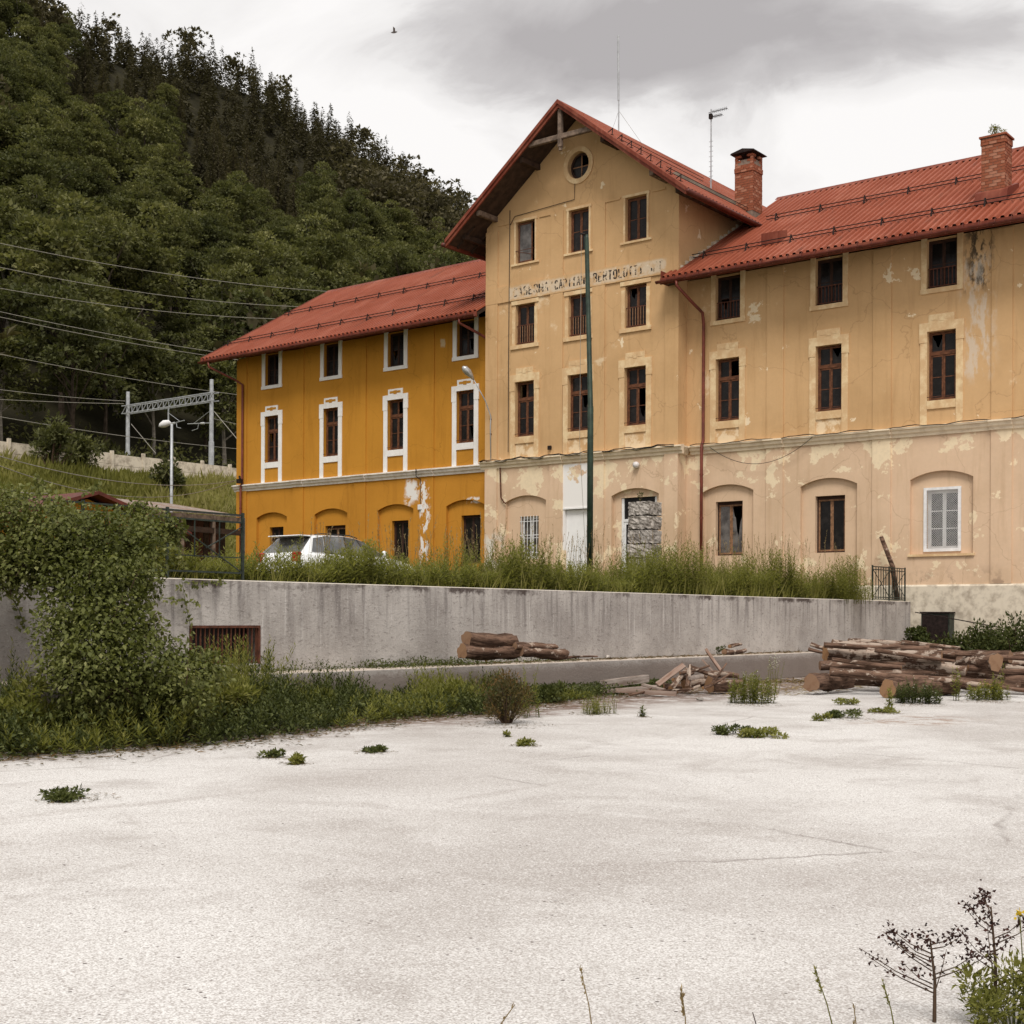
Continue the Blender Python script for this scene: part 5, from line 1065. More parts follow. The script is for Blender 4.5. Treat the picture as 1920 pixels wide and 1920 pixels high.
# ------------------------------------------------------------------ parked estate car
def make_car():
    ref = at(586, 1009, 37.5); root = thing('estate_car', 'white estate car parked behind the tall weeds', 'car', (0, 0, 0)); Hc = 1.47
    sec = [(0.0, .42, .80, .72), (.10, .34, .98, .84), (.45, .26, 1.0, .90), (1.2, .22, .99, .90), (2.4, .20, .97, .90), (3.2, .20, .95, .90), (3.75, .22, .87, .89), (4.25, .26, .78, .84), (4.52, .34, .68, .74), (4.60, .42, .60, .62)]
    m = MB(); ring_n = 12; vs = []
    for x, zb_, zt_, hw_ in sec:
        for (u, v) in ((-1, .15), (-.97, .02), (-.8, 0), (.8, 0), (.97, .02), (1, .15), (1, .62), (.985, .85), (.93, 1), (.5, 1.02), (-.5, 1.02), (-.93, 1)) if False else ((-.8, 0), (.8, 0), (.97, .05), (1, .2), (1, .62), (.975, .86), (.90, 1), (-.90, 1), (-.975, .86), (-1, .62), (-1, .2), (-.97, .05)): vs.append((x, u * hw_, zb_ + (zt_ - zb_) * v))
    fs = [(i * 12 + k, i * 12 + (k + 1) % 12, (i + 1) * 12 + (k + 1) % 12, (i + 1) * 12 + k) for i in range(len(sec) - 1) for k in range(12)] + [tuple(range(12))[::-1], tuple(range((len(sec) - 1) * 12, len(sec) * 12))]
    m.add(vs, fs); body = m.build('body', M['car_paint'], root, smooth=True)
    # cabin: belt line -> roof
    cab = [(.10, .98, .80, .30, 1.02, .79), (.42, 1.0, .83, .62, 1.40, .66), (.9, .99, .84, 1.0, 1.455, .64), (1.7, .98, .845, 1.75, Hc, .645), (2.45, .965, .84, 2.2, 1.43, .64), (3.25, .94, .80, 2.52, 1.37, .62)]
    def bel(i, s): return (cab[i][0], s * cab[i][2], cab[i][1] - .02)
    def top(i, s): return (cab[i][3], s * cab[i][5], cab[i][4] - .03)
    rf = MB(); vs = []
    for c in cab[1:]:
        for s, dz in ((-1.0, -.035), (-.86, .0), (-.4, .018), (.4, .018), (.86, 0), (1.0, -.035)): vs.append((c[3], s * c[5], c[4] + dz))
    rf.add(vs, [(i * 6 + k, i * 6 + k + 1, (i + 1) * 6 + k + 1, (i + 1) * 6 + k) for i in range(4) for k in range(5)]); rf.build('roof', M['car_paint'], root, smooth=True, fix=False)
    for s in (-1, 1):
        for i in range(1, 5):
            a, b_, c_, d_ = (np.array(v) for v in (bel(i, s), bel(i + 1, s), top(i + 1, s), top(i, s))); off = np.array([0, s * .004, 0])
            m = MB().add([a, b_, c_, d_], [(0, 1, 2, 3)]); m.build('pillar', M['car_paint' if i in (1,) else 'black_plastic'], root, fix=False)
            sh_ = lambda v, o: v + (o - v) * .06
            ce = (a + b_ + c_ + d_) / 4; MB().add([sh_(v, ce) + off for v in (a, b_, c_, d_)], [(0, 1, 2, 3)]).build('side_window', M['car_glass'], root, fix=False)
        MB().tube([(cab[2][3] - .25, s * .60, 1.455), (cab[2][3], s * .60, 1.49), (cab[4][3] - .2, s * .60, 1.49), (cab[4][3] + .1, s * .60, 1.43)], .014, 6).build('roof_rail', M['black_plastic'], root)
        MB().tube([(3.0, s * .86, 1.0), (2.98, s * .96, 1.03), (2.97, s * 1.02, 1.03)], [.03, .09, .07], 8).build('mirror', M['car_paint'], root, smooth=True)
        m = MB().box(-.01, .12, *sorted((s * .55, s * .80)), .72, .98); m.build('tail_light', M['lamp_red'], root, bevel=.02); MB().box(4.40, 4.56, *sorted((s * .45, s * .70)), .52, .66).build('headlight', M['lamp_glass'], root, bevel=.02)
        for xw in (.85, 3.70):
            wy = s * .80; ty = MB().tube([(xw, wy - s * .1, .32), (xw, wy - s * .08, .32), (xw, wy + s * .08, .32), (xw, wy + s * .1, .32)], [.28, .32, .32, .28], 20).build('wheel', M['rubber'], root); rm = MB().tube([(xw, wy + s * .085, .32), (xw, wy + s * .115, .32)], [.21, .19], 16).build('rim', M['aluminium'], ty)
        for xd in (1.35, 2.35): MB().box(xd - .004, xd + .004, *sorted((s * .899, s * .903)), .3, .94).build('door_gap', M['black_plastic'], root); MB().box(xd + .12, xd + .28, *sorted((s * .9, s * .925)), .80, .83).build('door_handle', M['car_paint'], root)
    for nm, i, j in (('rear_window', 0, 1), ('windscreen', 4, 5)):
        if nm == 'rear_window': P = [(cab[0][0] + .06, -.74, .99), (cab[0][0] + .06, .74, .99), (cab[1][3] - .01, .60, 1.385), (cab[1][3] - .01, -.60, 1.385)]
        else: P = [(cab[5][0] + .1, -.72, .93), (cab[5][0] + .1, .72, .93), (cab[5][3] + .01, .58, 1.36), (cab[5][3] + .01, -.58, 1.36)]
        ce = np.mean(P, 0); MB().add(P, [(0, 1, 2, 3)]).build(nm, M['car_glass'], root, fix=False)
        for s in (-1, 1):
            p0 = np.array(P[0 if s < 0 else 1]); p1 = np.array(P[3 if s < 0 else 2]); b0 = np.array(bel(1 if i == 0 else 5, s)); t0 = np.array(top(1 if i == 0 else 5, s)); MB().add([p0, b0, t0, p1], [(0, 1, 2, 3)]).build('end_pillar', M['car_paint'], root, fix=False)
    MB().box(.22, .62, -.6, .6, 1.40, 1.43).build('spoiler', M['car_paint'], root, bevel=.012); MB().box(-.04, .12, -.78, .78, .38, .60).build('bumper', M['car_paint'], root, bevel=.03); MB().box(-.022, -.002, -.26, .26, .70, .81).build('number_plate', M['white_paint'], root)
    xc, yc = ref[0] - .66 * 1.08, ref[1] - .62 * 1.08; root.scale = (1.08, 1.08, 1.08); root.location = (xc, yc, float(terr(xc))); root.rotation_euler = (0, 0, math.radians(90)); WL[root.name] = np.array(root.location)
make_car()
# ------------------------------------------------------------------ plants
def stems(f, P, H, leaf=(.06, .12), nl=26, asp=.2, lean=.12, tone=.5, start=.12, ang=.9, st=True, rise=.9):
    """upright leafy stems: P (n,3) bases, H heights"""
    n = len(P)
    for i in range(n):
        h = H[i]; b = P[i]; d = np.array([NR.normal() * lean, NR.normal() * lean, 1.]); k = max(5, int(nl * (.5 + h * .6))); u = start + (1 - start) * np.linspace(0, 1, k)
        cx = b + np.outer(u * h, d) + np.outer(u ** 2 * h * .25, [NR.normal() * lean, NR.normal() * lean, 0])
        a = np.arange(k) * 2.4 + NR.random() * 6; D = np.stack([np.cos(a) * ang, np.sin(a) * ang, .28 * rise + rise * u ** 1.5 + NR.normal(size=k) * .25], 1)
        L = NR.uniform(*leaf, k) * (1.15 - .65 * u ** 2); t0 = np.clip(tone + .16 * NR.normal() + .28 * (u - .5) + .13 * NR.normal(size=k), 0, 1)
        f.lv(cx, D, np.stack([-np.cos(a) * .4, -np.sin(a) * .4, np.ones(k)], 1), L, L * asp, t0, -.04)
        if st: f.ribbon(cx[[0, k // 2, k - 1]] if start < .05 else np.vstack([b, cx[[k // 2, k - 1]]]), .006, .002, .35)
def tufts(f, X, Y, Z, H, nb=6, w=.012, spread=.08, lean=.3, tone=.5):
    n = len(X)
    for k in range(nb):
        P = np.stack([X + NR.normal(size=n) * spread, Y + NR.normal(size=n) * spread, Z], 1); D = np.stack([NR.normal(size=n) * lean, NR.normal(size=n) * lean, np.ones(n)], 1); h = H * NR.uniform(.6, 1.2, n)
        f.lv(P, D, rdir(n) + [.6, -.5, .1], h, w, np.clip(tone + .22 * NR.normal(size=n), 0, 1), .03)
# tall weeds on the terrace behind the wall
HY = [9, 14.6, 16, 18.5, 20.5, 22, 23.5, 25, 27, 29, 31, 33, 36, 38, 39.6]; HH = [.5, .82, .86, .76, .84, 1.25, 1.05, .80, .95, 1.32, 1.4, 1.2, 1.35, 1.5, 1.42]
f = Fol(); n = 4000; Y = NR.uniform(9, 39.4, n); X = -17.32 - NR.random(n) ** 1.7 * 5.5
cl = .72 + .46 * np.sin(Y * 1.9 + X * .8) * np.sin(Y * .73 + 1.1) + .12 * NR.normal(size=n); back = 1 - .07 * (-17.3 - X); H = np.interp(Y, HY, HH) * np.clip(cl, .4, 1.3) * back
keep = (X > -20.5) | (Y > 20.5); X, Y, H = X[keep], Y[keep], np.clip(H[keep], .2, 1.5)
stems(f, np.stack([X, Y, terr(X) - .02], 1), H, (.11, .21), 34, .25, .14, .46, ang=1.1, rise=.62); f.obj('tall_weeds', 'leaf_weed', kind='stuff', label='band of tall green weeds growing on the terrace behind the concrete wall')
f = Fol(); n = 5200; Y = NR.uniform(8, 40, n); X = -17.22 - NR.random(n) ** 1.4 * 7; H = np.interp(Y, HY, HH) * NR.uniform(.25, .62, n); keep = (X > -20.5) | (Y > 20.5) | (NR.random(n) < .3); H = np.where(X < -20.5, H * .7, H)
tufts(f, X[keep], Y[keep], terr(X[keep]) - .02, H[keep], 5, .017, .07, .28, .55); f.obj('terrace_grass', 'grass_tall', kind='stuff', label='long grass among the weeds on the terrace')
f = Fol(); n = 380; Y = NR.uniform(20, 39.5, n); X = -17.6 - NR.random(n) * 6; H = np.interp(Y, HY, HH) * NR.uniform(1.05, 1.5, n)
for i in range(n):
    b = np.array([X[i], Y[i], float(terr(X[i]))]); d = np.array([NR.normal() * .14, NR.normal() * .14, 1]); tp = b + d * H[i]; f.ribbon([b, (b + tp) / 2, tp], .004, .003, .5)
    m = 9; u = NR.uniform(.82, 1.02, m)[:, None]; f.lv(b + d * H[i] * u, d + NR.normal(size=(m, 3)) * .35, rdir(m), NR.uniform(.04, .08, m), .014)
f.obj('dry_grass_stalks', 'straw', kind='stuff', label='dry straw-coloured grass stalks above the weeds')
# sparse rough grass farther back on the terrace
f = Fol(); n = 7000; X = NR.uniform(-57, -24, n); Y = NR.uniform(14, 43, n); tufts(f, X, Y, terr(X), NR.uniform(.12, .42, n), 5, .03, .12, .35, .45); f.obj('rough_grass', 'grass_tall', kind='stuff', label='rough grass around the car and the sheds')
def weed_clump(label, x, y, D, h, r, n, mat='leaf_weed', leaf=(.09, .16), tone=.5, ground=None, group='leafy weeds standing out on the terrace', name='weed_clump', cat='weed', asp=.18, nl=34, lean=.12, flowers=None):
    p = at(x, y, D) if D else onZ(x, y); z = float(terr(p[0])) if ground is None else ground; loc = (float(p[0]), float(p[1]), z); t = thing(name, label, cat, loc, group)
    g = Fol(); a = NR.uniform(0, 6.28, n); q = r * NR.random(n) ** .6; P = np.stack([loc[0] + q * np.cos(a), loc[1] + q * np.sin(a), np.full(n, z - .02)], 1); H = h * (1 - .35 * q / r) * NR.uniform(.7, 1.1, n)
    stems(g, P, H, leaf, nl, asp * 1.3, lean, tone, ang=1.05, rise=.65); g.obj('foliage', mat, t, loc, kind='stuff')
    if flowers:
        fl = Fol(); m = flowers[1]; i = NR.integers(n, size=m); Pf = P[i] + np.stack([NR.normal(size=m) * .03, NR.normal(size=m) * .03, H[i] * NR.uniform(.85, 1.08, m)], 1)
        for k in range(6): an = k * 1.047; fl.lv(Pf, np.stack([np.full(m, math.cos(an)), np.full(m, math.sin(an)), np.full(m, .15)], 1) + NR.normal(size=(m, 3)) * .2, np.tile([0, 0, 1.], (m, 1)), .022, .014)
        fl.obj('flowers', flowers[0], t, loc, kind='stuff')
    return t
weed_clump('tallest bushy weed rising in front of the car windows', 545, 1060, 24.0, 1.08, .3, 16); weed_clump('thin pointed weed beside the car side windows', 602, 1060, 25.5, 1.05, .2, 9)
weed_clump('broad green weed clump left of the barred white window', 850, 1060, 29, 1.35, .8, 60); weed_clump('rounded weed clump below the white barred window', 985, 1060, 31, 1.22, .5, 45, tone=.6)
weed_clump('wide weed clump below the stone pillar', 1215, 1060, 34, 1.42, .9, 70); weed_clump('dense weed clump under the broken ground-floor window', 1330, 1060, 36, 1.32, .8, 60); weed_clump('tall weed clump at the right end of the terrace', 1600, 1060, 40.3, 1.42, .6, 45); weed_clump('wispy vine-like weed climbing the foot of the flagpole', 1096, 1060, 37.6, 2.1, .25, 7, 'leaf_dark', (.05, .09), .4, nl=24, asp=.4)
# climbing vine smothering the railing and the left end of the wall
VT = thing('vine_thicket', 'big tangle of climbing vine spilling over the railing and concrete wall', 'vine', (-16.5, 11.6, 0)); f = Fol(); sv_ = MB()
blobs = [(-30, 1000, 95, 17.3), (55, 985, 82, 17.6), (60, 1050, 70, 17.2), (140, 992, 58, 18.0), (215, 996, 52, 18.3), (285, 990, 42, 18.6), (322, 995, 30, 18.8), (110, 1030, 85, 17.4), (195, 1040, 88, 17.6), (262, 1030, 62, 18.0), (150, 1110, 80, 17.0), (215, 1115, 78, 17.0), (262, 1085, 50, 17.4), (20, 1075, 55, 17.2),
         (130, 1180, 75, 16.6), (205, 1195, 85, 16.6), (262, 1185, 55, 17.0), (180, 1260, 90, 16.2), (265, 1265, 75, 16.4), (330, 1240, 52, 17.2), (385, 1262, 50, 17.4), (120, 1255, 60, 16.2), (340, 1300, 70, 16.6), (110, 955, 28, 18.6), (20, 935, 30, 18.6), (262, 955, 22, 19)]
for x, y, r, D in blobs:
    c = at(x, y, D); rm = r * D / F; m = int(rm * rm * 6500 + 120); dd = rdir(m); P = c + dd * rm * (.05 + 1.03 * NR.random((m, 1)) ** .62) * [.85, 1, .95]; ok = (P[:, 2] > .05) & ((P[:, 0] > -16.8) | (P[:, 2] > 2.16) | (P[:, 0] < -17.25)); P, dd = P[ok], dd[ok]; m = len(P)
    L = NR.uniform(.04, .095, m); D_ = np.stack([dd[:, 0] * .5 + .35, dd[:, 1] * .4 - .35, -.2 + .45 * NR.normal(size=m)], 1) + NR.normal(size=(m, 3)) * .4; f.lv(P, D_, dd * .35 + [.1, -.1, 1.] + NR.normal(size=(m, 3)) * .35, L, L * .62, np.clip(.38 + .14 * NR.normal() + .24 * NR.normal(size=m), 0, 1), .10)
    for k in range(3): e = c + rdir(1)[0] * rm; sv_.tube([c + [0, 0, -rm * .8], (c + e) / 2 + rdir(1)[0] * .08, e], [.012, .008, .003], 4)
f.obj('foliage', 'leaf_vine', VT, (-16.5, 11.6, 0), kind='stuff'); sv_.build('stems', M['stem_brown'], VT, kind='stuff')
f = Fol()        # stray tendrils on the bare wall
for x0, y0, x1, y1 in ((335, 1085, 360, 1190), (300, 1120, 375, 1130), (355, 1095, 420, 1090), (20, 1110, 45, 1180), (70, 930, 85, 905), (78, 935, 66, 885), (160, 925, 188, 905), (320, 990, 345, 1060)):
    a, b = onX(x0, y0, -16.78), onX(x1, y1, -16.78); m = 16; u = np.linspace(0, 1, m)[:, None]; P = a + (b - a) * u + NR.normal(size=(m, 3)) * .02; MB().tube([P[0], P[m // 2], P[-1]], .005, 4).build('tendril', M['stem_green'], VT)
    P = np.repeat(P, 2, 0); f.lv(P, rdir(2 * m) + [.3, -.3, -.2], rdir(2 * m) * .5 + [.8, -.5, .4], NR.uniform(.05, .10, 2 * m), .05)
f.obj('tendril_leaves', 'leaf_vine', VT, (-16.5, 11.6, 0), kind='stuff')
# weeds along the foot of the wall, thinning towards the yard
EY = [6, 8.0, 10.5, 12.5, 14.9, 16.8, 19, 22, 25, 29]; EX = [-13.0, -13.25, -12.8, -13.2, -13.9, -13.6, -14.4, -15.0, -15.6, -15.8]
f = Fol(); f_ = Fol(); n = 3000; Y = 6 + NR.random(n) ** 1.15 * 15.5; e = np.interp(Y, EY, EX); X = e - NR.random(n) ** .75 * (e + 16.12) * 1.0; u = (e - X) / np.maximum(.2, e + 16.12)
H = (.20 + 1.05 * u ** .7) * np.interp(Y, [6, 9, 11.5, 14, 15.5, 17.5, 21], [.95, 1.0, .95, .9, .72, .55, .35]) * NR.uniform(.45, 1.2, n) * (.75 + .42 * np.sin(Y * 2.1 + X * 1.7) * np.sin(Y * .9 + 2))
kk = np.sin(Y * 1.3 + X * 2.2) + .5 * NR.normal(size=n) > .1; PP = np.stack([X, Y, np.zeros(n)], 1); H = np.clip(H, .08, 1.25); stems(f_, PP[~kk], H[~kk], (.06, .13), 34, .36, .26, .40); f_.obj('wall_foot_undergrowth', 'leaf_dark', kind='stuff', label='dark undergrowth between the weeds along the concrete wall')
stems(f, PP[kk], H[kk], (.08, .17), 28, .22, .22, .44); f.obj('wall_foot_weeds', 'leaf_weed', kind='stuff', label='thick leafy weeds along the foot of the concrete wall')
f = Fol(); n = 26000; Y = 6 + NR.random(n) ** 1.1 * 20; e = np.interp(Y, EY, EX) + NR.normal(size=n) * .18; X = e - NR.random(n) * np.maximum(.1, e + 16.1); P = np.stack([X, Y, .02 + NR.random(n) ** 2 * np.interp(Y, [6, 15, 20, 26], [.5, .32, .24, .16])], 1)
f.lv(P, rdir(n) + [.2, -.2, .3], rdir(n) * .6 + [0, 0, 1], NR.uniform(.035, .085, n), NR.uniform(.02, .045, n)); f.obj('ground_cover', 'leaf_dark', kind='stuff', label='low creeping ground cover between yard and ledge')
f = Fol(); n = 5200; Y = 13.5 + NR.random(n) * 9.5; P = np.stack([-16.82 + NR.random(n) ** 1.4 * .66, Y, .665 + NR.random(n) ** 2 * .16 * (.5 + .5 * np.sin(Y * 2.3) ** 2)], 1); kp_ = NR.random(n) < .25 + .75 * (np.sin(Y * 1.1) > -.1); P = P[kp_]; n = len(P)
f.lv(P, rdir(n) + [.3, -.2, .2], rdir(n) * .5 + [0, 0, 1], NR.uniform(.03, .07, n), NR.uniform(.018, .035, n)); f.obj('ledge_creeper', 'leaf_dark', kind='stuff', label='creeper growing along the top of the concrete ledge')
# dead leaves, twigs and bark along the yard edge
f = Fol(); n = 16000; Y = 6 + NR.random(n) * 34; e = np.interp(Y, EY + [33, 40], EX + [-13.2, -12.5]) + .1; X = e + np.abs(NR.normal(size=n)) * .35 - NR.random(n) * 1.6; P = np.stack([X, Y, np.full(n, .012)], 1); D = rdir(n) * [1, 1, .12]
f.lv(P, D, np.tile([0, 0, 1.], (n, 1)) + rdir(n) * .3, NR.uniform(.02, .16, n), NR.uniform(.008, .03, n), None, .05); f.obj('leaf_litter', 'leaf_brown', kind='stuff', label='brown leaf litter and twigs along the edge of the yard')
f = Fol(); n = 2600; Y = 24 + NR.random(n) * 14; X = -15.9 + NR.random(n) * 3.6; f.lv(np.stack([X, Y, np.full(n, .012)], 1), rdir(n) * [1, 1, .1], np.tile([0, 0, 1.], (n, 1)) + rdir(n) * .3, NR.uniform(.03, .2, n), NR.uniform(.01, .04, n), None, .05); f.obj('bark_chips', 'straw', kind='stuff', label='pale bark chips scattered around the logs')
f = Fol(); n = 1400; Y = 19 + NR.random(n) * 15; X = -16.8 + NR.random(n) * .6; f.lv(np.stack([X, Y, np.full(n, .667)], 1), rdir(n) * [1, 1, .1], np.tile([0, 0, 1.], (n, 1)) + rdir(n) * .4, NR.uniform(.03, .18, n), NR.uniform(.01, .04, n), None, .05); f.obj('ledge_litter', 'leaf_brown', kind='stuff', label='bark and twigs lying on the ledge')
# single plants at the wall foot and in the yard
def yp(x, y): p = onZ(x, y); return (float(p[0]), float(p[1]), 0.)
def bush(label, x, y, r, h, mat, n, leaf=(.04, .08), tone=.5, name='bush', cat='bush', asp=.4, up_=.5): return shrub(name, label, yp(x, y), r, h, mat, n, leaf, 'plants along the yard edge', cat, tone, 'stem_brown', up_, asp)
bush('rusty brown and green bush in the middle of the yard edge', 950, 1356, .52, .82, 'leaf_brown', 2600, (.035, .07), .35, asp=.35, up_=.9)
weed_clump('tall thin green stems rising out of the rusty bush', 985, 1345, None, .95, .28, 12, 'leaf_weed', (.05, .09), .45, 0, 'plants along the yard edge', asp=.25)
bush('dark broad-leaved plant against the ledge left of the logs', 650, 1318, .42, .62, 'leaf_dark', 700, (.10, .20), .35, asp=.6); bush('dark leafy weed left of the rusty bush', 770, 1318, .4, .5, 'leaf_dark', 700, (.07, .14), .4, asp=.5)
weed_clump('green bushy weed with white blossoms right of the scrap wood', 1408, 1318, None, .66, .42, 70, 'leaf_weed', (.06, .11), .45, 0, 'plants along the yard edge', asp=.26, flowers=('petal_white', 26)); weed_clump('tall flowering weed behind the bushy white-flowered one', 1450, 1300, None, 1.0, .14, 6, 'leaf_weed', (.05, .09), .5, 0, 'plants along the yard edge', flowers=('petal_white', 40))
weed_clump('pale green weed tuft left of the small lone seedling', 1112, 1338, None, .34, .30, 30, 'leaf_weed', (.05, .09), .6, 0, 'plants along the yard edge'); weed_clump('small lone seedling standing on the bare yard', 1207, 1344, None, .22, .05, 3, 'leaf_dark', (.06, .10), .6, 0, 'plants along the yard edge', asp=.4); weed_clump('thin flowering weed beside the pale tuft', 1150, 1338, None, .36, .06, 4, 'leaf_weed', (.03, .05), .5, 0, 'plants along the yard edge', flowers=('petal_white', 12))
for x, y, r, h, nn, mt, lab in ((1372, 1378, .17, .17, 260, 'leaf_dark', 'dark left half of the weed patch in the open yard'), (1425, 1382, .24, .13, 420, 'leaf_weed', 'light right half of the weed patch in the open yard'), (1580, 1346, .24, .17, 340, 'leaf_dark', 'flat dark weed in front of the log pile'), (1660, 1337, .20, .10, 220, 'leaf_weed', 'small flat weed right of the flat dark one'),
     (1590, 1322, .2, .14, 200, 'leaf_weed', 'small weed close to the sawn log end'), (1545, 1352, .11, .13, 120, 'leaf_weed', 'tiny tuft left of the flat dark weed'), (514, 1420, .12, .11, 130, 'leaf_dark', 'broad-leaved seedling near the left weeds'), (553, 1432, .09, .11, 220, 'leaf_weed', 'feathery tuft beside the broad-leaved seedling'), (700, 1410, .15, .07, 150, 'leaf_dark', 'low sprawling weed in the open yard left of centre'),
     (985, 1398, .10, .09, 110, 'leaf_weed', 'little weed below the rusty bush'), (142, 1496, .20, .085, 280, 'leaf_dark', 'flat weed alone in the yard at the left'), (952, 1382, .04, .1, 40, 'leaf_weed', 'tiny sprig beneath the rusty bush')):
    bush(lab, x, y, r * 1.6, h * .72, mt, int(nn * 2.4), (.028, .062), .6, 'yard_weed', 'weed', .5, .12)
for x, y, h, nn, mt, lab, flw in ((1720, 1318, .48, 60, 'leaf_dark', 'dark leafy weeds in front of the second sawn log', ('petal_white', 16)), (1850, 1312, .42, 50, 'leaf_weed', 'weeds with yellow flowers at the right of the log pile', ('petal_yellow', 40)), (1790, 1314, .85, 5, 'leaf_weed', 'tall single stem in front of the log pile', None), (1672, 1330, .62, 4, 'leaf_weed', 'thin stem beside the second sawn log', None), (1868, 1312, .80, 6, 'leaf_weed', 'tall leafy stems near the sawn yellow log end', None)):
    weed_clump(lab, x, y, None, h, .42 if nn > 20 else .08, nn, mt, (.06, .11), .45, 0, 'plants along the yard edge', asp=.3, flowers=flw)
for x, y, r, h, nn, mt, lab in ((60, 1400, .55, .75, 1500, 'leaf_weed', 'light green weed mound at the left picture edge'), (180, 1395, .5, .8, 1400, 'leaf_vine', 'leafy bush in front of the vine foot'), (300, 1390, .5, .62, 1400, 'leaf_dark', 'dark low bush right of the vine foot'), (430, 1370, .55, .78, 1600, 'leaf_weed', 'upright leafy bush below the barred opening'), (520, 1350, .42, .6, 1000, 'leaf_dark', 'dark bush right of the barred opening'), (600, 1345, .40, .42, 800, 'leaf_weed', 'low light bush beside the dark ledge plant'), (860, 1332, .42, .42, 900, 'leaf_weed', 'low green bush left of the rusty bush'), (1040, 1318, .4, .3, 700, 'leaf_dark', 'low creeping bush right of the rusty bush')):
    bush(lab, x, y, r, h, mt, nn, (.06, .13), .48, 'bush', 'bush', .32, .7)
f = Fol()
for x, y, r in ((1400, 1380, .55), (1580, 1348, .5), (1655, 1338, .35), (514, 1422, .25), (553, 1433, .2), (700, 1411, .28), (985, 1399, .2), (142, 1497, .38), (1112, 1340, .4), (1408, 1322, .6), (950, 1360, .75), (1207, 1345, .15), (1720, 1322, .6), (1850, 1316, .6)):
    p = onZ(x, y); m = int(420 * r); a = NR.uniform(0, 6.28, m); q = r * NR.random(m) ** .8; f.lv(np.stack([p[0] + q * np.cos(a), p[1] + q * np.sin(a), np.full(m, .010)], 1), rdir(m) * [1, 1, .1], np.tile([0, 0, 1.], (m, 1)) + rdir(m) * .3, NR.uniform(.012, .07, m), NR.uniform(.006, .02, m), None, .04)
f.obj('weed_litter', 'leaf_brown', kind='stuff', label='dead leaves and soil crumbs around the yard weeds')
# bushes against the plinth at the right
for x, D, r, h, lab, mt in ((1722, 41.0, .5, 1.45, 'dark bush squeezed beside the wall end', 'leaf_dark'), (1775, 40.2, .9, 1.05, 'dark bush in front of the metal cabinet', 'leaf_dark'), (1840, 39.6, 1.1, 1.4, 'dark bush in the middle of the pale plinth', 'leaf_dark'), (1905, 39.2, 1.2, 1.6, 'bigger bush at the right picture edge below the plinth', 'leaf_dark'), (1975, 39, 1.1, 1.3, 'bush just past the right picture edge', 'leaf_dark')):
    p = at(x, 1200, D); shrub('bush', lab, (float(p[0]), float(p[1]), 0.), r, h, mt, 3200, (.08, .15), 'bushes against the plinth', 'bush', .4, 'stem_brown', .4, .5)
# plant growing from the chimney top
shrub('chimney_plant', 'wispy green plant sprouting from the right brick chimney', (-14.74, 44.3, 17.24), .42, .68, 'leaf_weed', 300, (.05, .09), None, 'plant', .45, 'stem_brown', .2, .4)
shrub('pillar_plant', 'little weed growing on top of the stone pillar', (cxp - .1, cyp - .1, zt - .04), .16, .3, 'leaf_dark', 70, (.04, .07), None, 'weed', .45)

# ------------------------------------------------------------------ logs
def log(label, p, q, r, r2=None, group='logs in the right-hand pile', name='log', ends=True, bend=.03):
    p, q = np.array(p, float), np.array(q, float); r2 = r2 or r * .85; L = float(np.linalg.norm(q - p)); n = 14; seg = max(6, int(L / .22)); m = MB(); ph = NR.random(4) * 6; be = NR.normal(size=2) * bend * L * .3; V = []
    for i in range(seg + 1):
        u = i / seg; rr = r + (r2 - r) * u; oy, oz = be[0] * math.sin(math.pi * u), be[1] * math.sin(math.pi * u)
        for k in range(n):
            a = 2 * math.pi * k / n; w_ = 1 + .09 * math.sin(3 * a + ph[0] + u * 4) + .07 * math.sin(7 * a + ph[1] - u * 9 * L) + .085 * NR.normal() + .03 * math.sin(u * 11 + ph[2]); V.append((u * L, oy + rr * w_ * math.cos(a), oz + rr * w_ * math.sin(a)))
    m.add(V, [(i * n + k, i * n + (k + 1) % n, (i + 1) * n + (k + 1) % n, (i + 1) * n + k) for i in range(seg) for k in range(n)])
    t = thing(name, label, 'log', (0, 0, 0), group); m.build('bark', M['log_bark'], t, smooth=True, origin=(0, 0, 0), fix=False)
    for u, s in ((0, -1), (1, 1)): b = u * seg * n; MB().add([V[b + k] for k in range(n)] + [(u * L + s * .004, 0, 0)], [(k, (k + 1) % n, n) if s > 0 else ((k + 1) % n, k, n) for k in range(n)]).build('cut_end', M['log_cut'], t, origin=(u * L, 0, 0), fix=False)
    x = Vector(q - p).normalized(); y = Vector((0, 0, 1)).cross(x).normalized(); z = x.cross(y); t.matrix_world = Matrix((( x[0], y[0], z[0], p[0]), (x[1], y[1], z[1], p[1]), (x[2], y[2], z[2], p[2]), (0, 0, 0, 1))); WL[t.name] = p; return t
def L2(lab, x0, y0, D0, x1, y1, D1, rp, rp2=None, **k): log(lab, at(x0, y0, D0), at(x1, y1, D1), rp * D0 / F, (rp2 or rp * .88) * D1 / F, **k)
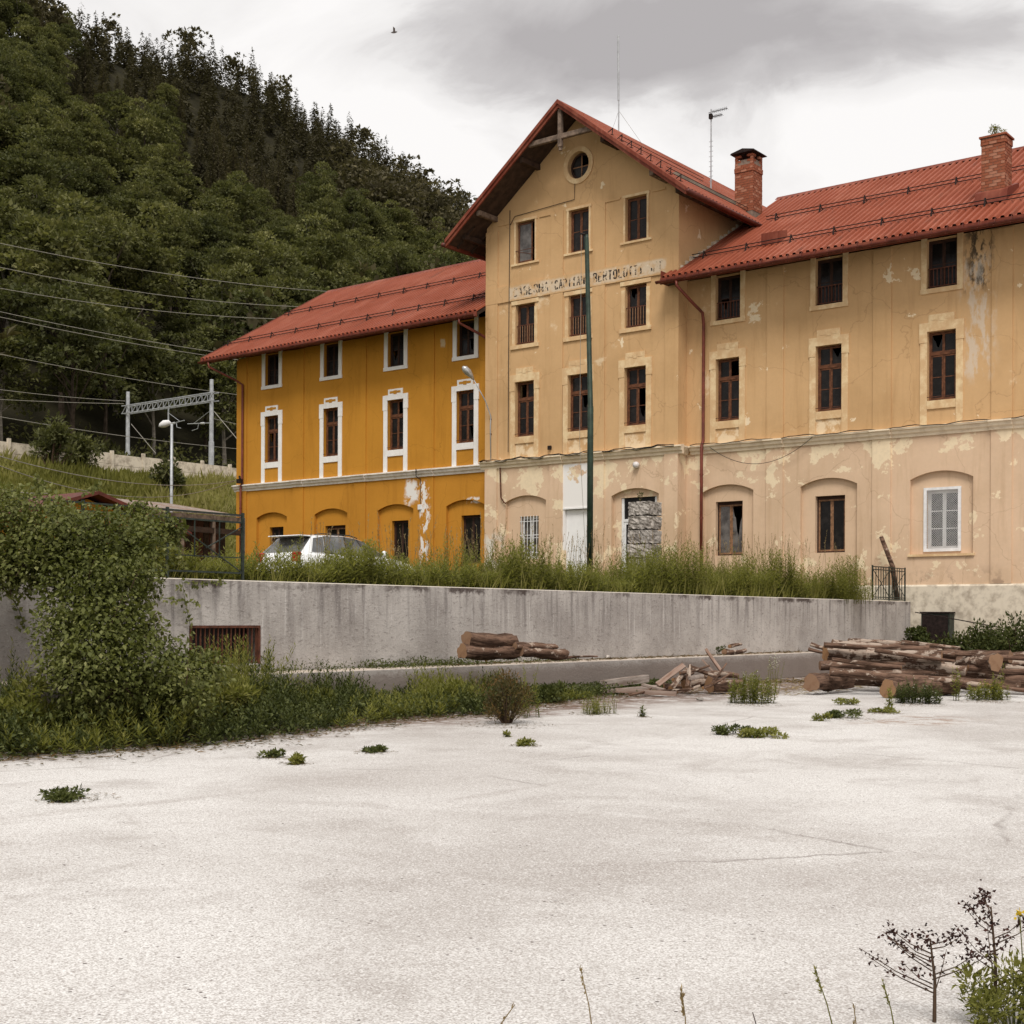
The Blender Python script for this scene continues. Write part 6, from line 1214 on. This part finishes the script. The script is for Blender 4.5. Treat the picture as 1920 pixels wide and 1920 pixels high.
for a in (('thick short sawn log at the left foot of the pile', 1521, 1280, 27.6, 1592, 1276, 28.9, 17, 14), ('short log with a round sawn face, second at the front', 1664, 1291, 26.6, 1790, 1287, 27.8, 18, 15), ('long straight pole along the front of the pile', 1556, 1259, 27.8, 1912, 1285, 27.2, 8, 9),
          ('log with a dark end above the long front pole', 1537, 1248, 28.8, 1720, 1246, 28.8, 9, 11), ('big dark bark-covered log at the left top', 1547, 1226, 29.3, 1700, 1229, 29.5, 17, 15), ('thin pole crossing the top of the pile', 1560, 1207, 29.4, 1765, 1224, 29.4, 7, 6), ('second thin pole on the top left', 1600, 1214, 29.8, 1720, 1208, 30.4, 6, 5),
          ('pale log ending in a sawn face at the middle', 1625, 1226, 28.6, 1766, 1231, 28.0, 11, 12), ('log running behind the pale sawn one to the right', 1770, 1228, 29.6, 1895, 1232, 28.6, 11, 12), ('log with the tall yellow sawn face at the right', 1800, 1243, 28.7, 1868, 1241, 27.6, 12, 16), ('thin log slanting under the pale one', 1700, 1240, 28.4, 1812, 1258, 27.9, 9, 9), ('reddish log under the yellow-faced one', 1800, 1262, 28.6, 1960, 1274, 28.0, 12, 13),
          ('upper pole at the right picture edge', 1880, 1230, 29.2, 1990, 1227, 29.0, 7, 8), ('middle log at the right picture edge', 1875, 1243, 28.8, 1990, 1247, 28.6, 9, 10), ('lower log at the right picture edge', 1885, 1252, 28.5, 1990, 1262, 28.2, 7, 8), ('dark log at the bottom right of the pile', 1884, 1274, 28.1, 1995, 1282, 27.8, 14, 15), ('bark-covered log hidden in the middle of the pile', 1600, 1272, 29.4, 1830, 1280, 29.2, 14, 14), ('log lying behind at the pile bottom', 1580, 1250, 30.2, 1800, 1252, 30.2, 13, 12)): L2(*a)
for a in (('greyish pole along the left top of the pile', 1545, 1209, 29.0, 1742, 1216, 28.8, 5, 5), ('pole half hidden behind the front log', 1600, 1264, 28.0, 1780, 1262, 28.2, 6, 6), ('pole resting on the dark lower logs at the right', 1815, 1252, 28.0, 1990, 1256, 27.9, 6, 6), ('thin peeled pole sloping over the pile front left', 1560, 1236, 28.2, 1690, 1252, 27.6, 4, 4), ('bent thin branch across the middle logs', 1640, 1218, 28.2, 1790, 1240, 27.7, 4, 3), ('thin straight pole on the right half of the pile', 1790, 1226, 28.4, 1985, 1240, 27.8, 4, 4), ('short crooked branch at the pile top', 1690, 1204, 29.2, 1790, 1214, 28.9, 4, 3), ('dark thin pole low on the right', 1740, 1272, 27.4, 1935, 1296, 26.8, 5, 4), ('pale thin pole lying behind the top logs', 1590, 1202, 30.6, 1800, 1216, 30.4, 5, 4)): L2(*a, bend=.06)
G3 = 'old logs on the ledge'
L2('upper thick old log on the ledge', 874, 1198, 24.0, 962, 1202, 24.9, 14, 13, group=G3); L2('lower left old log on the ledge', 866, 1222, 23.9, 968, 1222, 24.9, 14, 13, group=G3); L2('split log on the right of the ledge stack', 975, 1220, 24.8, 1060, 1227, 25.6, 11, 10, group=G3); L2('flat pale log slab on top at the right of the ledge stack', 965, 1211, 24.7, 1042, 1214, 25.5, 7, 6, group=G3)
def stick(lab, x0, y0, D0, x1, y1, D1, wpx, kind, group='scrap wood heap', hpx=None, roll=0.):
    p, q = at(x0, y0, D0), at(x1, y1, D1); w_ = wpx * D0 / F
    if kind == 'branch': log(lab, p, q, w_ / 2, w_ * .3, group, 'branch', True, .12); return
    L = float(np.linalg.norm(q - p)); t_ = (hpx or 3) * D0 / F; m = MB(); n = 7; V = []; 
    for i in range(n + 1):
        u = i / n; j = [NR.normal() * .06 for _ in range(4)]; V += [(u * L, -w_ / 2 * (1 + j[0]), -t_ / 2), (u * L, w_ / 2 * (1 + j[1]), -t_ / 2), (u * L, w_ / 2 * (1 + j[2]), t_ / 2), (u * L, -w_ / 2 * (1 + j[3]), t_ / 2)]
    m.add(V, [(i * 4 + k, i * 4 + (k + 1) % 4, i * 4 + 4 + (k + 1) % 4, i * 4 + 4 + k) for i in range(n) for k in range(4)] + [(3, 2, 1, 0), (4 * n, 4 * n + 1, 4 * n + 2, 4 * n + 3)])
    o = m.build('plank', M['plank_grey'], None, label=lab, cat='plank', group=group, origin=(0, 0, 0)); x = Vector(q - p).normalized(); y = Vector((0, 0, 1)).cross(x).normalized(); z = x.cross(y); c_, s_ = math.cos(roll), math.sin(roll); y, z = y * c_ + z * s_, z * c_ - y * s_
    o.matrix_world = Matrix(((x[0], y[0], z[0], p[0]), (x[1], y[1], z[1], p[1]), (x[2], y[2], z[2], p[2]), (0, 0, 0, 1)))
for a in (('squared reddish beam at the left of the scrap heap', 1130, 1283, 27.6, 1212, 1272, 28.4, 15, 'plank', 'scrap wood heap', 14), ('long pale plank at the front of the scrap heap', 1155, 1294, 27.0, 1268, 1301, 26.6, 9, 'plank', 'scrap wood heap', 8), ('plank lying under the reddish beam', 1128, 1297, 27.2, 1230, 1288, 27.6, 10, 'plank', 'scrap wood heap', 7), ('short plank slanting over the front one', 1205, 1284, 27.2, 1245, 1294, 26.9, 10, 'plank', 'scrap wood heap', 5),
          ('pale board leaning up at the left of the heap', 1232, 1284, 27.8, 1282, 1247, 28.4, 10, 'plank', 'scrap wood heap', 4, .8), ('upright pale board leaning on the ledge', 1355, 1262, 28.6, 1325, 1220, 29.4, 11, 'plank', 'scrap wood heap', 5, 1.0), ('thin lath next to the upright board', 1340, 1262, 28.8, 1318, 1238, 29.3, 5, 'plank', 'scrap wood heap', 3, .6), ('small board lying flat in the heap', 1292, 1272, 27.4, 1318, 1268, 27.6, 8, 'plank', 'scrap wood heap', 7)): stick(*a)
for a in (('bleached branch standing in the heap', 1258, 1292, 27.4, 1288, 1255, 28.0, 12), ('forked white branch in the middle of the heap', 1290, 1290, 27.3, 1294, 1248, 27.8, 11), ('curved branch over the heap', 1296, 1252, 28.0, 1345, 1270, 28.0, 9), ('short thick bark chunk at the right of the heap', 1330, 1284, 27.8, 1392, 1280, 28.2, 30), ('bark chunk behind the right chunk', 1320, 1268, 28.5, 1385, 1268, 28.6, 16), ('broken branch poking out to the left', 1262, 1275, 27.8, 1300, 1262, 28.2, 8), ('twisted branch at the front of the heap', 1270, 1296, 27.0, 1312, 1286, 27.2, 8), ('splintered branch on top of the heap', 1275, 1262, 27.6, 1330, 1248, 28.0, 6), ('grey stick at the right slope of the heap', 1318, 1290, 27.0, 1370, 1262, 27.8, 6), ('pale stick across the heap front', 1222, 1298, 26.8, 1300, 1292, 26.7, 6), ('short broken stick left of the heap', 1180, 1302, 26.6, 1222, 1290, 26.9, 5), ('rotting chunk in the heart of the heap', 1282, 1284, 27.9, 1330, 1280, 28.1, 22), ('crooked stick leaning right', 1335, 1282, 27.3, 1362, 1244, 28.2, 5), ('dark branch deep in the heap', 1245, 1288, 28.2, 1330, 1280, 28.4, 14)): stick(*a, 'branch')
G5 = 'offcuts on the ledge'
for a in (('rotten offcut beside the creeper on the ledge', 1358, 1222, 29.2, 1398, 1219, 30, 11), ('second offcut on top of the rotten one', 1368, 1212, 29.6, 1390, 1208, 30.0, 8), ('slab end sticking out at the left of the log pile', 1520, 1208, 29.9, 1560, 1222, 29.7, 8), ('lower slab end at the left of the log pile', 1516, 1217, 29.8, 1556, 1226, 29.6, 7), ('thin dark stick lying on the ledge', 1062, 1233, 26.2, 1120, 1231, 26.9, 5)): stick(*a, 'branch', G5)
shrub('creeper_tuft', 'green creeper tuft next to the rotten offcut on the ledge', tuple(onX(1352, 1230, -16.5) * [1, 1, 0] + [0, 0, .655]), .16, .26, 'leaf_dark', 160, (.04, .07), None, 'weed', .45)
for x, y, s_ in ((1140, 1232, .09), (1262, 1230, .08), (1312, 1315, .08)):
    p = onX(x, y, -16.5) * [1, 1, 0] + [0, 0, .655] if y < 1300 else np.array(yp(x, y)); m = MB(); V = rdir(14) * s_ * NR.uniform(.7, 1.1, (14, 1)) * [1.2, 1, .6]; bm = bmesh.new()
    for v in V: bm.verts.new(v)
    bmesh.ops.convex_hull(bm, input=bm.verts[:]); bm.verts.index_update(); m.add([np.array(v.co) + p + [0, 0, s_ * .5] for v in bm.verts], [[v.index for v in fc.verts] for fc in bm.faces]); bm.free(); m.build('stone', M['rough_stone'], None, label='small grey stone ' + {1140: 'at the left end of the ledge top', 1262: 'right of the first stone on the ledge', 1312: 'on the yard before the scrap heap'}[x], cat='stone')

# ------------------------------------------------------------------ foreground plants, lower right
def dock(label, x, y, D, hpx):
    b = at(x, y, D); b[2] = 0.; tp = at(x - 8, y - hpx, D); t = thing('dock_plant', label, 'plant', tuple(b), 'dried dock plants in the foreground'); st = MB(); sd_ = Fol(); ax = tp - b; st.tube([b, b + ax * .5 + RR * .01, tp], [.008, .006, .003], 6)
    for k in range(14):
        u = .30 + .68 * k / 13; base = b + ax * u; a = NR.uniform(0, 6.28); L = .30 * (1.15 - u) + .06; d = np.array([math.cos(a), math.sin(a), .55]); e = base + unit(d) * L * NR.uniform(.7, 1.2); mid = (base + e) / 2 + [0, 0, -.012]; st.tube([base, mid, e], [.003, .002, .0012], 4)
        m = int(9 + 10 * u); v = NR.uniform(.4, 1.05, m)[:, None]; P = base + (e - base) * v + NR.normal(size=(m, 3)) * .012; sd_.lv(P, rdir(m), rdir(m), NR.uniform(.012, .026, m), .013, None, .3)
    m = 26; sd_.lv(tp + NR.normal(size=(m, 3)) * [.015, .015, .06] - [0, 0, .05], rdir(m), rdir(m), .02, .013, None, .3); st.build('stem', M['stem_brown'], t); sd_.obj('seed_heads', 'seed_dark', t, tuple(b), kind='stuff')
GZ = lambda D: EYE - 0
dock('dried dark brown dock with open branches, the left of the two', 1752, 1935, 5.2, 175); dock('taller dried dark brown dock, the right of the two', 1866, 1935, 5.2, 235)
for x, y, r, h, n, mt, lab in ((1900, 1935, .26, .27, 900, 'leaf_weed', 'bushy green weed in the lower right corner'), (1845, 1952, .20, .20, 600, 'leaf_weed', 'lower green weed left of the corner bush'), (1960, 1900, .25, .40, 700, 'leaf_weed', 'green weed cut by the right picture edge')):
    p = at(x, y, 5.15); p[2] = 0; shrub('foreground_weed', lab, tuple(p), r, h, mt, n, (.018, .042), 'green weeds in the lower right corner', 'weed', .5, 'stem_green', .5, .35)
def stalk(label, x0, y0, x1, y1, D, mat, seeds, flower=None):
    b, tp = at(x0, y0, D), at(x1, y1, D); k = b[2] / max(1e-6, (tp - b)[2]); base = b - (tp - b) * k if b[2] > 0 else b * [1, 1, 0]; t = thing('grass_stalk', label, 'grass', tuple(base), 'single stalks along the bottom edge'); f = Fol(); f.ribbon([base, (base + tp) / 2 + RR * .006, tp], .0035, .002, .5); d = unit(tp - base)
    if seeds: u = NR.random(seeds)[:, None]; f.lv(tp - d * .10 * u, d + NR.normal(size=(seeds, 3)) * .35, rdir(seeds), NR.uniform(.012, .028, seeds), .006)
    f.obj('stalk', mat, t, tuple(base))
    if flower: g = Fol(); m = 14; g.lv(tp + NR.normal(size=(m, 3)) * .008, rdir(m), rdir(m), .02, .014); g.obj('flower', flower, t, tuple(base))
stalk('golden dry grass ear near the bottom centre right', 1283, 1925, 1277, 1855, 4.9, 'straw', 60); stalk('thin dark stalk tip at the bottom edge', 1416, 1925, 1411, 1898, 4.9, 'seed_dark', 0); stalk('feathery pale green grass stalk', 1560, 1925, 1528, 1818, 5.0, 'grass_tall', 40); stalk('short stalk right of the feathery one', 1602, 1925, 1601, 1888, 4.95, 'straw', 14); stalk('thin pale grass stalk left of the dock', 1675, 1925, 1655, 1840, 5.0, 'grass_tall', 24)
stalk('pale leaning grass stem near the bottom centre', 1108, 1925, 1088, 1815, 4.95, 'straw', 18); stalk('bent dry stalk at the bottom centre left', 930, 1928, 965, 1884, 4.85, 'straw', 6); stalk('yellow flower on a thin stem at the right edge', 1918, 1925, 1912, 1712, 5.2, 'grass_tall', 8, 'petal_yellow')
